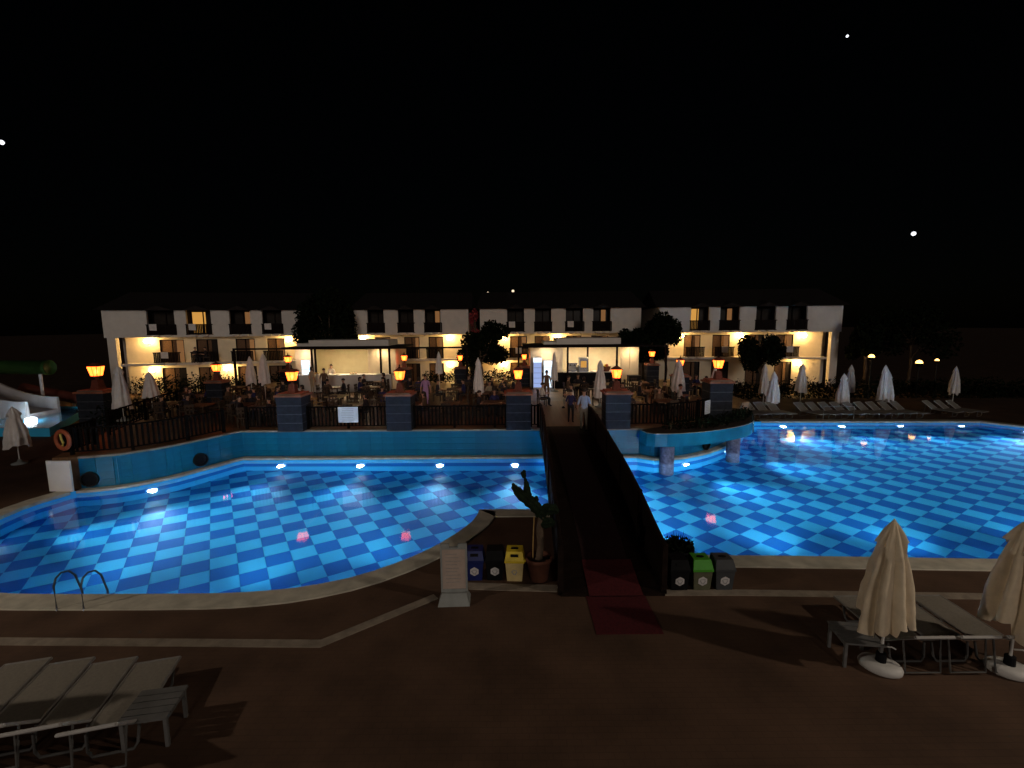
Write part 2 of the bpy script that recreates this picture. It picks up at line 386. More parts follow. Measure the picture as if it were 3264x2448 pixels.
# ------------------------------------------------------------------ raised terrace
WALLP = offset(TER, 0.27)                                 # face line of the terrace wall
tpoly = WALLP + [(-15.95, 15.75), (-17.6, 20.0), (-19.5, 26.0), (-19.5, 37.5), (13.6, 37.5), (13.6, 26.4)]
struct(MB().prism(tpoly, 0.0, TZ).build('terrace', ['terrace']))
TERR = bpy.data.objects['terrace']
wallroot = struct(obj('terrace_wall', strip(offset(WALLP, -0.04), offset(WALLP, 0.10), TZ - 0.05, TZ + 0.02).mesh('terrace_wall', 'strip')))
band(offset(WALLP, -0.003), 0.01, TZ - 0.03, 'wall_backing', 'wall_t2', wallroot, False)
pts = resample(WALLP, 0.5)
rows = 4; zh = (TZ - 0.06 - 0.02) / rows
for k in range(len(pts) - 1):
    a, c = pts[k], pts[k + 1]; d = c - a; L = d.length; mid = (a + c) / 2; ang = math.atan2(d.y, d.x)
    nrm = Vector((-d.y, d.x)).normalized()
    for r in range(rows):
        mm = MB().box((0, 0, 0), (L - 0.006, 0.02, zh - 0.006), 0)
        mname = 'wall_t' if (k * 5 + r * 3 + (k // 7)) % 3 else 'wall_t2'
        obj('wall_tile', mm.mesh('wall_tile', mname), wallroot, (mid.x + nrm.x * 0.008, mid.y + nrm.y * 0.008, 0.02 + zh * (r + .5)), ang)
# white end panel and round outlets in the wall
o = MB().box((-15.52, 15.52, 0.58), (0.86, 0.06, 1.08), R(-4)).build('end_panel', 'plaster', wallroot); o['label'] = 'plain white panel at the left end of the curved pool wall'
def outlet(x, y, z, rz, label, rad=0.27):
    t = thing('wall_outlet', label, 'outlet', (x, y, z), rz)
    b = MB(); n = 20
    ring = [(rad * math.cos(2 * math.pi * k / n), rad * math.sin(2 * math.pi * k / n)) for k in range(n)]
    b.add([(x, -0.06, z) for x, z in ring] + [(x * .86, -0.06, z * .86) for x, z in ring] + [(x, 0.05, z) for x, z in ring] + [(x * .86, 0.04, z * .86) for x, z in ring],
          [(k, (k + 1) % n, n + (k + 1) % n, n + k) for k in range(n)] + [(k, 2 * n + k, 2 * n + (k + 1) % n, (k + 1) % n) for k in range(n)] + [(n + k, n + (k + 1) % n, 3 * n + (k + 1) % n, 3 * n + k) for k in range(n)])
    b.build('rim', 'iron', t)
    MB().add([(x * .9, 0.02, z * .9) for x, z in ring], [tuple(range(n))]).build('opening', 'black', t)
outlet(-12.45, 18.15, 0.36, R(62), 'round dark outlet in the curved wall near the corner')
outlet(-14.85, 15.88, 0.34, R(14), 'round dark outlet beside the white panel')
outlet(8.6, 20.22, 0.30, R(40), 'round dark outlet under the overhanging planter')

# overhanging planter with two columns
oh = smooth_poly([(5.35, 19.2), (5.5, 18.42), (6.5, 18.40), (7.9, 18.72), (9.25, 19.37), (10.25, 20.0), (10.95, 20.75), (11.5, 21.8), (12.2, 23.4)], 1)
t = thing('planter_balcony', 'teal tiled curved planter slab overhanging the pool on two columns', 'planter')
MB().prism(oh + [(11.6, 24.2), (9.6, 21.6), (7.6, 20.2)], 0.66, TZ + 0.035).build('slab', 'wall_t', t)
band(oh, TZ + 0.03, TZ + 0.06, 'lip', 'strip', t, False)
MB().prism(offset(oh, -0.10) + [(11.5, 24.1), (9.6, 21.7), (7.6, 20.3)], TZ + 0.036, TZ + 0.06).build('soil', 'soil', t)
for x, y in ((6.4, 18.85), (9.85, 20.35)):
    MB().lathe([(0.29, FLOOR), (0.29, 0.67)], (x, y, 0), 20).build('column', 'stone2', t, True)

# ------------------------------------------------------------------ foliage helper
def leaves(b, c, rad, n, ls, rng, mi=0, gap=0.0, low=-1.0):
    for _ in range(n):
        while True:
            p = Vector((rng.uniform(-1, 1), rng.uniform(-1, 1), rng.uniform(low, 1)))
            if 0.15 < p.length < 1: break
        p = p * (0.55 + 0.45 * rng.random()) if p.length < .6 else p
        q = Vector((c[0] + p.x * rad[0], c[1] + p.y * rad[1], c[2] + p.z * rad[2]))
        d = Vector((rng.gauss(0, 1), rng.gauss(0, 1), rng.gauss(0.2, .8))).normalized(); e = d.cross(Vector((rng.gauss(0, 1), rng.gauss(0, 1), rng.gauss(0, 1)))).normalized()
        s = ls * rng.uniform(.6, 1.4)
        b.add([q - d * s * .5, q + e * s * .22, q + d * s * .5, q - e * s * .22], [(0, 1, 2, 3)], mi)
    return b
def hedge(name, label, poly, w, h, z, n, ls, seed, cat='hedge', m='leaf'):
    rng = random.Random(seed); t = thing(name, label, cat, (poly[0][0], poly[0][1], z)); ox, oy = poly[0]
    pp = resample(poly, 0.35); b = MB()
    for p in pp:
        hz = h * rng.uniform(.8, 1.15)
        leaves(b, (p.x - ox, p.y - oy, hz * .5), (w * rng.uniform(.8, 1.2), w, hz * .55), n, ls, rng)
    b.build('foliage', m, t)
    sm = MB().tube([(0, 0, -0.02), (rng.uniform(-.1, .1), 0, h * .7)], [.03, .012], 5).mesh('stem', 'bark')
    for p in pp[::4]: obj('stem', sm, t, (p.x - ox, p.y - oy, 0))
    return t
hedge('planter_hedge', 'low dark hedge filling the overhanging planter', [(6.6, 19.15), (8.0, 19.4), (9.2, 20.0), (10.2, 20.75), (11.0, 21.8)], 0.42, 0.5, TZ + 0.06, 70, 0.14, 3)
tag(bpy.data.objects['planter_hedge'], 'low dark hedge filling the overhanging planter', 'hedge')

# ------------------------------------------------------------------ pillars with lanterns
def make_pillar():
    t = thing('stone_pillar', 'x', 'pillar')
    for k in range(4): MB().box((0, 0, 0.19 + k * 0.375), (1.06, 0.95, 0.345)).build('stone_course', 'stone', t)
    MB().box((0, 0, 0.75), (1.035, 0.925, 1.48)).build('mortar', 'mortar', t)
    c = MB().box((0, 0, 1.535), (1.20, 1.08, 0.075)).build('brick_cap', 'brickcap', t)
    MB().box((0, 0, 1.605), (1.0, 0.9, 0.064)).build('upper_cap', 'brickcap', c)
    return t
def make_lantern():
    t = thing('lantern', 'x', 'lantern')
    MB().box((0, 0, .20), (.36, .36, .40), taper=.7).build('plinth', 'redpost', t)
    MB().lathe([(0.10, .40), (0.06, .43), (0.06, .50), (0.13, .53), (0.14, .55)], n=12).build('stand', 'redpost', t)
    z0, z1, a, c = 0.555, 0.955, 0.135, 0.205
    for k in range(4):
        m = Matrix.Rotation(k * math.pi / 2, 3, 'Z')
        q = [m @ Vector(p) for p in ((-a, -a, z0), (a, -a, z0), (c, -c, z1), (-c, -c, z1))]
        MB().quad(*q).build('pane', 'e_lan', t)
    f = MB()
    for k in range(4):
        m = Matrix.Rotation(k * math.pi / 2, 3, 'Z')
        f.tube([m @ Vector((-a - .006, -a - .006, z0)), m @ Vector((-c - .008, -c - .008, z1))], 0.012, 5)
        f.tube([m @ Vector((.0, -a - .008, z0)), m @ Vector((.0, -c - .008, z1))], 0.006, 5)
    f.box((0, 0, z0), (2 * a + .05, 2 * a + .05, .03)); f.build('frame', 'iron', t)
    e = .25
    r = MB().add([(-e, -e, z1 + .01), (e, -e, z1 + .01), (e, e, z1 + .01), (-e, e, z1 + .01), (-.07, -.07, z1 + .16), (.07, -.07, z1 + .16), (.07, .07, z1 + .16), (-.07, .07, z1 + .16)],
                 [(3, 2, 1, 0), (0, 1, 5, 4), (1, 2, 6, 5), (2, 3, 7, 6), (3, 0, 4, 7), (4, 5, 6, 7)]).build('roof', 'redpost', t)
    MB().lathe([(.07, z1 + .16), (.045, z1 + .21), (.02, z1 + .23), (.035, z1 + .26), (.01, z1 + .33)], n=8).build('finial', 'iron', r)
    MB().lathe([(.02, .65), (.05, .69), (.06, .74), (.045, .8), (.02, .83)], n=10).build('bulb', 'e_bulb', t, True)
    return t
PIL = [  # x, y, base z, pillar height scale, place words
    (-9.45, 19.98, TZ, 'on the front edge, left of the white notice board'),
    (-4.82, 19.98, TZ, 'on the front edge, right of the white notice board'),
    (0.27, 19.98, TZ, 'just left of the bridge head'),
    (4.50, 19.98, TZ, 'just right of the bridge head'),
    (9.75, 22.0, TZ, 'at the right end of the terrace beside the planter'),
    (-24.1, 27.0, 0.0, 'at the far left behind the paddling pool'),
    (-15.85, 25.0, TZ, 'before the left hotel block'),
    (-14.85, 31.0, TZ, 'at the left corner of the left bar'),
    (-7.6, 33.0, TZ - .1, 'at the right corner of the left bar'),
    (-3.77, 34.2, TZ - .2, 'far back between the two bars'),
    (0.90, 34.0, TZ - .15, 'at the left corner of the right bar'),
    (9.9, 33.0, TZ + .05, 'at the right corner of the right bar'),
    (9.75, 27.0, TZ - .1, 'behind a closed umbrella on the right of the terrace')]
p0 = make_pillar(); l0 = make_lantern()
for k, (x, y, z, words) in enumerate(PIL):
    a = p0 if k == 0 else dup(p0); c = l0 if k == 0 else dup(l0)
    sx = 1.0 if k < 6 else 0.8
    a.location = (x, y, z); c.location = (x, y, z + 1.64)
    a.scale = (sx, sx, 1)
    s2 = 1.0 if k < 6 else 0.92
    if k == 4: a.scale.z = 1.12; c.location.z += .2
    if k == 5: a.scale = (1.45, 1.3, 1.39); c.location.z = 2.08; s2 = 1.5; a.scale.z = 1.27
    s2 *= .92; c.scale = (s2, s2, s2)
    tag(a, 'dark banded stone pillar with brick cap ' + words, 'pillar', 'terrace pillars')
    tag(c, 'glowing orange lantern on the pillar ' + words, 'lantern', 'orange lanterns')

# ------------------------------------------------------------------ terrace railing
def railing(pts, z, label, hgt=0.95, step=0.16):
    ox, oy = pts[0]; t = thing('terrace_railing', label, 'railing', (ox, oy, z), 0, 'terrace railings')
    P = [(x - ox, y - oy) for x, y in pts]
    MB().tube([(x, y, hgt) for x, y in P], 0.035, 6).build('top_rail', 'railwood', t)
    MB().tube([(x, y, 0.12) for x, y in P], 0.025, 6).build('bottom_rail', 'railwood', t)
    bm_ = MB().box((0, 0, 0), (0.075, 0.02, hgt - 0.12)).mesh('baluster', 'railwood')
    pm = MB().box((0, 0, 0), (0.10, 0.10, hgt + 0.06)).mesh('post', 'railwood')
    rp = resample(P, step)
    for k, p in enumerate(rp):
        d = (rp[min(k + 1, len(rp) - 1)] - rp[max(k - 1, 0)]); a = math.atan2(d.y, d.x)
        if k % 11 == 0 or k == len(rp) - 1: obj('post', pm, t, (p.x, p.y, (hgt + .06) / 2), a)
        else: obj('baluster', bm_, t, (p.x, p.y, 0.12 + (hgt - .12) / 2), a)
    return t
lr = [(-15.95, 17.5), (-15.75, 16.0)] + [tuple(p) for p in offset(leftC, 0.5)][::-1]
railing([(x, y) for x, y in lr], TZ + .03, 'dark slatted railing following the curved wall on the left')
railing([(-11.55, 19.98), (-10.0, 19.98)], TZ + .03, 'short dark railing left of the leftmost front pillar')
railing([(-8.9, 19.98), (-5.37, 19.98)], TZ + .03, 'dark railing behind the landscape white notice board')
railing([(-4.27, 19.98), (-0.28, 19.98)], TZ + .03, 'dark railing between the two middle front pillars')
railing([(0.82, 19.98), (1.12, 19.98)], TZ + .03, 'very short dark railing left of the bridge head')
railing([(5.05, 19.98), (6.6, 20.05), (7.9, 20.5), (9.0, 21.3), (9.85, 22.4)], TZ + .03, 'dark curved railing behind the planter on the right')
railing([(-16.9, 19.2), (-18.3, 24.0), (-19.2, 30.0)], TZ + .0, 'dark railing running back along the left terrace side', step=.3)
def notice(x, y, z, wd, h, rz, label):
    t = thing('notice_board', label, 'sign', (x, y, z), rz)
    MB().box((0, 0, 0), (wd, .02, h)).build('panel', 'board', t)
    b = MB(); n = int(h / .075)
    for k in range(1, n): b.box((random.uniform(-.03, .0) * wd, -.0125, h / 2 - k * h / n), (wd * random.uniform(.55, .8), .003, .012))
    b.build('print_lines', 'ink', t)
notice(-7.10, 19.90, 1.80, .86, .68, 0, 'white landscape notice board hung on the front railing')
notice(8.98, 21.18, 1.78, .52, .62, R(43), 'white upright notice board hung on the curved right railing')
t = thing('life_ring', 'orange life ring hung on the left railing', 'life ring', (-15.60, 15.86, 1.76), R(-14))
n, k_ = 24, 8; b = MB(); V = []
for i in range(n):
    for j in range(k_):
        A = 2 * math.pi * i / n; B = 2 * math.pi * j / k_; rr = .31 + .075 * math.cos(B); V.append((rr * math.cos(A), .06 * math.sin(B), rr * math.sin(A)))
b.add(V, [(i * k_ + j, ((i + 1) % n) * k_ + j, ((i + 1) % n) * k_ + (j + 1) % k_, i * k_ + (j + 1) % k_) for i in range(n) for j in range(k_)]); b.build('ring', 'orange', t, True)
MB().tube([(-.05, -.02, .22), (.0, -.04, .05), (.04, -.02, -.1), (.0, -.03, -.2)], .035, 6).build('rope', 'ringy', t)

# ------------------------------------------------------------------ underwater lamps
def pool_lamp(x, y, nx, ny, label, z=-0.80, pw=300):
    L = math.hypot(nx, ny); nx, ny = nx / L, ny / L; rz = math.atan2(ny, nx) + math.pi / 2
    t = thing('pool_lamp', label, 'pool lamp', (x + nx * .02, y + ny * .02, z), rz, 'underwater pool lamps')
    n = 16
    MB().add([(.15 * math.cos(2 * math.pi * k / n), -.05, .15 * math.sin(2 * math.pi * k / n)) for k in range(n)], [tuple(range(n))]).build('lens', 'e_pool', t)
    b = MB(); a = [(.18 * math.cos(2 * math.pi * k / n), .18 * math.sin(2 * math.pi * k / n)) for k in range(n)]
    b.add([(x, 0.0, z) for x, z in a] + [(x * .97, -.048, z * .97) for x, z in a] + [(x * .83, -.048, z * .83) for x, z in a], [(k, (k + 1) % n, n + (k + 1) % n, n + k) for k in range(n)] + [(n + k, n + (k + 1) % n, 2 * n + (k + 1) % n, 2 * n + k) for k in range(n)])
    b.build('ring', 'steel', t)
    l = bpy.data.lights.new('pool_beam', 'SPOT'); l.energy = pw; l.spot_size = R(88); l.spot_blend = 1.0; l.shadow_soft_size = .10; l.color = (.80, .92, 1.0)
    o = bpy.data.objects.new('pool_beam', l); COL.objects.link(o); o.parent = t; o.location = (0, -.17, 0); o.rotation_euler = (R(101), 0, math.pi)
POOLW = 1500
def on_loop(x, y):
    best = None; p = Vector((x, y))
    for i in range(len(LOOP)):
        a = Vector(LOOP[i]); c = Vector(LOOP[(i + 1) % len(LOOP)]); d = c - a
        if d.length < 1e-6: continue
        s = max(0, min(1, (p - a).dot(d) / d.length_squared)); q = a + d * s; e = (q - p).length
        if best is None or e < best[0]: best = (e, q, Vector((-d.y, d.x)).normalized())
    return best[1], best[2]
lampspots = [((-13.2, 16.5), 'on the curved wall at the left'), ((-9.9, 19.5), 'leftmost on the straight far wall'), ((-6.5, 19.5), 'second from left on the straight far wall'), ((-3.1, 19.5), 'third from left on the straight far wall'), ((0.1, 19.5), 'on the far wall just left of the bridge'), ((4.2, 19.4), 'on the far wall hidden behind the bridge'),
             ((7.3, 19.2), 'beside the first planter column'), ((9.9, 21.0), 'between the planter columns'), ((12.6, 24.7), 'at the tip of the planter'),
             ((15.4, 26.2), 'leftmost on the far right edge'), ((18.65, 26), 'second on the far right edge'), ((21.9, 25.9), 'third on the far right edge'), ((25.2, 25.8), 'fourth on the far right edge'), ((27.3, 24.2), 'at the far right corner'),
             ((-6.6, 9.2), 'under the near left edge'), ((-10.6, 9.25), 'under the near edge beside the ladder'), ((-1.95, 11.3), 'under the near edge beside the white sign'), ((-15.3, 13.0), 'on the left end wall'),
             ((4.3, 10.7), 'under the near edge beside the green bin'), ((7.4, 10.55), 'under the near edge before the cream umbrella'), ((11.0, 10.4), 'under the near right edge'), ((15.6, 10.2), 'under the near edge far right'), ((21.5, 11.2), 'at the right turn of the near edge'), ((28.6, 19), 'on the right end wall')]
for (x, y), wd in lampspots:
    q, nn = on_loop(x, y); pool_lamp(q.x, q.y, nn.x, nn.y, 'white underwater lamp ' + wd, pw=POOLW * ((.55 if x < 3 else .95) if 'near' in wd else (.95 if x < 3 else 1.5)))

# ------------------------------------------------------------------ arched bridge
KY = [9.0, 9.8, 10.9, 12.2, 13.5, 14.8, 16.75, 18.0, 19.0, 20.0]; KZ = [0.02, .17, .46, .71, .88, 1.03, 1.25, 1.33, 1.30, 1.20]
def dz(y):
    for i in range(len(KY) - 1):
        if y <= KY[i + 1]:
            f = (y - KY[i]) / (KY[i + 1] - KY[i]); return KZ[i] + (KZ[i + 1] - KZ[i]) * f
    return KZ[-1]
def bxl(y): f = (y - 9.2) / 10.6; return 0.98 + .22 * f
def bxr(y): f = (y - 9.2) / 10.6; return 3.14 - .04 * f
t = thing('arched_bridge', 'dark wooden arched bridge over the pool with closed board sides', 'bridge', (2.06, 9.2, 0))
X0, Y0 = 2.06, 9.2
y = 9.06; N = 0
while y < 19.9:
    y2 = y + 0.26; za, zb = dz(y), dz(y2 - .012); a, c = bxl(y), bxr(y)
    MB().add([(a - X0, y - Y0, za - .05), (c - X0, y - Y0, za - .05), (c - X0, y2 - .012 - Y0, zb - .05), (a - X0, y2 - .012 - Y0, zb - .05), (a - X0, y - Y0, za), (c - X0, y - Y0, za), (c - X0, y2 - .012 - Y0, zb), (a - X0, y2 - .012 - Y0, zb)],
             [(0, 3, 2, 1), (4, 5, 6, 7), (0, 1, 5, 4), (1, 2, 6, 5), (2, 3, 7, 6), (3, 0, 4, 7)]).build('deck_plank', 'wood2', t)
    y = y2
for side in (0, 1):
    fx = (lambda y: bxl(y)) if side == 0 else (lambda y: bxr(y))
    ys = [9.1 + k * .45 for k in range(25) if 9.1 + k * .45 < 20.0]
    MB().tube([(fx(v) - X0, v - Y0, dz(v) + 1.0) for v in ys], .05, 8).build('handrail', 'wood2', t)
    b = MB()
    for i in range(len(ys) - 1):
        u, v = ys[i], ys[i + 1]
        b.add([(fx(u) - X0 + s, u - Y0, dz(u) + h) for s in (-.03, .03) for h in (-.30, .06)] + [(fx(v) - X0 + s, v - Y0, dz(v) + h) for s in (-.03, .03) for h in (-.30, .06)],
              [(0, 4, 5, 1), (2, 3, 7, 6), (1, 5, 7, 3), (0, 2, 6, 4)])
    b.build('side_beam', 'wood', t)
    bmsh = [MB().box((0, 0, 0), (.024, .138, .90)).mesh('side_board', 'wood'), MB().box((0, 0, 0), (.024, .122, .90)).mesh('side_board', 'wood')]
    pm = MB().box((0, 0, 0), (.11, .11, 1.12)).mesh('bridge_post', 'wood2')
    v = 9.18; k = 0
    while v < 19.85:
        z = dz(v)
        if k % 14 == 0: obj('bridge_post', pm, t, (fx(v) - X0, v - Y0, z + .48))
        else:
            wide = (10.6 < v < 11.9 and side == 1 and k % 2 == 0)
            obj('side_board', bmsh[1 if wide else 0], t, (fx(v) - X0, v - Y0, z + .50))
        v += .1395; k += 1
MB().add([(p, v - Y0, dz(v) + .009) for v in [9.02 + i * .36 for i in range(31)] for p in (-.48, .55)], [(2 * i, 2 * i + 1, 2 * i + 3, 2 * i + 2) for i in range(30)]).build('carpet_runner', 'runner', t)
MB().add([(p, v - Y0, dz(v) + .018) for v in (9.02, 9.3, 9.6, 9.9, 10.1) for p in (-.50, .62)], [(2 * i, 2 * i + 1, 2 * i + 3, 2 * i + 2) for i in range(4)]).build('carpet_end', 'carpet', t)

t = struct(MB().rng(1.22, 3.10, 20.03, 27.0, TZ + .002, TZ + .006).build('terrace_path', 'wood'))
for k in range(26): obj('path_plank', MB().box((0, 0, 0), (1.88, .252, .03)).mesh('path_plank', 'plank'), t, (2.16, 20.18 + k * .262, TZ + .022))

# ------------------------------------------------------------------ hotel blocks
def hotel(name, label, p0, p1, bays, top_lit, lamps, bays2=None, endcol=(False, False), seed=1):
    x0, y0 = p0; x1, y1 = p1; W = math.hypot(x1 - x0, y1 - y0); rz = math.atan2(y1 - y0, x1 - x0); rng = random.Random(seed)
    t = thing(name, label, 'building', (x0, y0, 0), rz)
    bays2 = bays2 or bays
    S1, S2, EV, D = 2.45, 5.0, 7.05, 9.0
    def walls(b, bb, y, th, z0, z1, oz0, oz1, a=0.0, c=W):
        xs = a
        for (u, v) in bb:
            if u > xs: b.rng(xs, u, y, y + th, z0, z1)
            if oz1 < z1: b.rng(u, v, y, y + th, oz1, z1)
            if oz0 > z0: b.rng(u, v, y, y + th, z0, oz0)
            xs = v
        if xs < c: b.rng(xs, c, y, y + th, z0, z1)
    b = MB(); walls(b, bays, 0, .25, S2 - .02, EV, S2 + .0, EV)
    b.rng(0, .25, .25, D, S2, EV); b.rng(W - .25, W, .25, D, S2, EV); b.build('upper_wall', 'plaster', t)
    ins = 1.0 if endcol[0] else 0.0; ins2 = 1.0 if endcol[1] else 0.0
    b = MB(); walls(b, bays2, .95, .25, S1 + .16, S2 - .2, S1 + .16, S2 - .42, ins, W - ins2); b.rng(ins, ins + .25, 1.2, D, 0, S2 - .2); b.rng(W - ins2 - .25, W - ins2, 1.2, D, 0, S2 - .2); b.build('middle_wall', 'cream', t)
    b = MB(); walls(b, bays2, .95, .25, 0, S1 - .02, 0.0, S1 - .30, ins, W - ins2); b.build('ground_wall', 'cream', t)
    MB().rng(0, W, 0.001, D, S2 - .2, S2 - .021).build('upper_slab', 'plaster', t)
    MB().rng(ins, W - ins2, -.05, 1.4, S1 - .02, S1 + .16).build('balcony_slab', 'plaster', t)
    for e, xx in ((endcol[0], .25), (endcol[1], W - .6)):
        if e:
            for q in (0.0, .95): MB().rng(xx - .12 + q * (1 if xx < 2 else -1) * .0 , xx + .5, .1 + q * 2.2, .55 + q * 2.2, 0, S2 - .2).build('end_column', 'plaster', t)
    r = MB().add([(-.35, -.45, EV + .02), (W + .35, -.45, EV + .02), (W + .35, D + .4, EV + .02), (-.35, D + .4, EV + .02), (-.1, D * .5, EV + 1.75), (W + .1, D * .5, EV + 1.75)],
                 [(3, 2, 1, 0), (0, 1, 5, 4), (2, 3, 4, 5), (1, 2, 5), (3, 0, 4)]).build('roof', 'roof', t)
    for i, (u, v) in enumerate(bays):     # top floor balconies: dark joinery, small tiled hood, dark rail, pale corbels
        c = (u + v) / 2; w_ = v - u
        hd = MB().add([(u - .12, -.5, EV - .03), (v + .12, -.5, EV - .03), (v + .12, 1.2, EV + .55), (u - .12, 1.2, EV + .55), (c, -.45, EV + .35), (c, 1.2, EV + .62)], [(0, 1, 4), (0, 4, 5, 3), (1, 2, 5, 4), (0, 3, 2, 1)]).build('dormer_hood', 'roof', t)
        f = MB(); f.rng(u, v, .9, .96, S2, S2 + .12); f.rng(u, v, .9, .96, EV - .15, EV); 
        for q in (u + .04, c, v - .04): f.rng(q - .04, q + .04, .89, .97, S2, EV)
        wd = f.build('window', 'wood', t)
        m = top_lit.get(i)
        if m == 'lit': MB().rng(u + .06, c + .15, .99, 1.01, S2 + .1, EV - .1).build('pane', 'e_win', wd); MB().rng(c + .16, v - .06, .985, 1.0, S2 + .1, EV - .1).build('pane', 'glassdark', wd)
        elif m == 'dim': MB().rng(c + .1, c + .5, .985, 1.0, S2 + .8, EV - .1).build('pane', 'e_win2', wd); MB().rng(u + .06, c + .09, .985, 1.0, S2 + .1, EV - .1).build('pane', 'glassdark', wd); MB().rng(c + .51, v - .06, .985, 1.0, S2 + .1, EV - .1).build('pane', 'glassdark', wd)
        else: MB().rng(u + .06, v - .06, .985, 1.0, S2 + .1, EV - .1).build('pane', 'glassdark', wd)
        MB().rng(u, v, .25, 1.1, EV - .02, EV + .015).build('loggia_ceiling', 'wood', t)
        MB().rng(u - .02, u, .25, 1.1, S2, EV).build('loggia_side', 'wood', t); MB().rng(v, v + .02, .25, 1.1, S2, EV).build('loggia_side', 'wood', t)
    def rail(u, v, y, z, tow=None):
        rr = MB(); rr.rng(u - .1, v + .1, y - .05, y, z + .86, z + .94); rr.rng(u - .1, v + .1, y - .04, y - .01, z + .04, z + .10)
        ro = rr.build('balcony_rail', 'wood', t)
        q = u - .06
        while q < v + .04:
            MB().rng(q, q + .105, y - .035, y - .015, z + .08, z + .88).build('rail_board', 'wood', ro); q += .125
        if tow: MB().add([(tow, y - .062, z + .95), (tow + .55, y - .062, z + .96), (tow + .56, y - .07, z + .42), (tow + .02, y - .07, z + .44), (tow, y + .03, z + .96), (tow + .55, y + .03, z + .95)], [(0, 3, 2, 1), (0, 1, 5, 4)]).build('hanging_towel', 'fabric2', ro)
        for q in (u + (v - u) * .27, u + (v - u) * .73):
            MB().lathe([(.12, -.16), (.25, -.10), (.30, .0), (.28, .03)], (q, y - .08, z + .02), 12, sy=.6).build('corbel', 'plaster', t)
    for i, (u, v) in enumerate(bays): rail(u, v, -.02, S2 - .06, (u + .15) if rng.random() < .35 else None)
    for i, (u, v) in enumerate(bays2):
        rail(u, v, -.02, S1 + .16, (u + .5) if rng.random() < .2 else None)
        for z0, z1 in ((S1 + .16, S2 - .42), (0.0, S1 - .30)):
            c = (u + v) / 2; f = MB()
            for q in (u + .035, c, v - .035): f.rng(q - .035, q + .035, 1.0, 1.08, z0, z1)
            f.rng(u, v, 1.0, 1.08, z1 - .07, z1); wd = f.build('window', 'wood', t)
            lit = z0 > 1 and rng.random() < .6
            MB().rng(u + .05, c + .3, 1.12, 1.135, z0 + .03, z1 - .05).build('curtain', 'curtain', wd)
            MB().rng(c + .3, v - .05, 1.12, 1.135, z0 + .03, z1 - .05).build('pane', 'e_win2' if lit else 'glassdark', wd)
    for (lx, fl) in lamps:
        z = {1: S1 - .62, 2: S2 - .72}[fl]
        l = MB(); l.tube([(lx, .95, z - .02), (lx, .70, z - .10), (lx, .50, z)], .018, 6)
        l.lathe([(.03, 0), (.09, .02)], (lx, .50, z), 10); lo = l.build('wall_lamp', 'iron', t)
        MB().lathe([(.09, .02), (.21, .08), (.25, .19), (.19, .33), (.06, .40)], (lx, .50, z), 12).build('lamp_glass', 'e_wall', lo, True)
    return t
hotel('hotel_block', 'leftmost white hotel block with lit balconies and end columns', (-33.39, 38.5), (-18.35, 41.5), [(3.22, 5.27), (6.15, 8.04), (9.47, 11.1), (12.05, 13.62)], {1: 'lit', 2: 'dim'}, [(2.83, 2), (13.95, 2), (3.0, 1), (8.75, 1)], [(3.52, 5.41), (6.34, 8.04), (9.47, 11.03), (12.03, 13.47)], (True, False), 4)
hotel('hotel_block', 'second hotel block from the left, behind the left bar', (-14.0, 42.0), (-3.86, 42.2), [(1.17, 2.62), (3.88, 5.28), (6.25, 7.66)], {2: 'dim'}, [(.55, 2), (8.35, 2), (8.35, 1), (.7, 1)], [(1.51, 2.9), (4.16, 5.56), (6.39, 7.74)], (False, False), 6)
hotel('hotel_block', 'third hotel block from the left, behind the right bar', (-2.82, 42.2), (11.53, 42.0), [(2.43, 3.95), (4.91, 6.37), (7.66, 9.2), (10.1, 11.64)], {3: 'dim'}, [(2.1, 2), (7.0, 2), (2.1, 1)], [(2.66, 4.21), (4.91, 6.3), (7.8, 9.2), (10.1, 11.64)], (False, False), 8)
hotel('hotel_block', 'rightmost white hotel block with four lit lamps', (13.12, 42.0), (28.42, 40.5), [(2.75, 4.31), (5.25, 6.89), (8.27, 9.92), (10.88, 12.51)], {0: 'lit', 1: 'dim'}, [(2.1, 2), (7.25, 2), (12.55, 2), (12.3, 1)], [(2.48, 3.96), (4.98, 6.5), (7.95, 9.45), (10.44, 11.94)], (False, True), 11)
struct(MB().rng(-18.2, -15.6, 44, 50, 0, 6.2).build('link_wall', 'roof'))

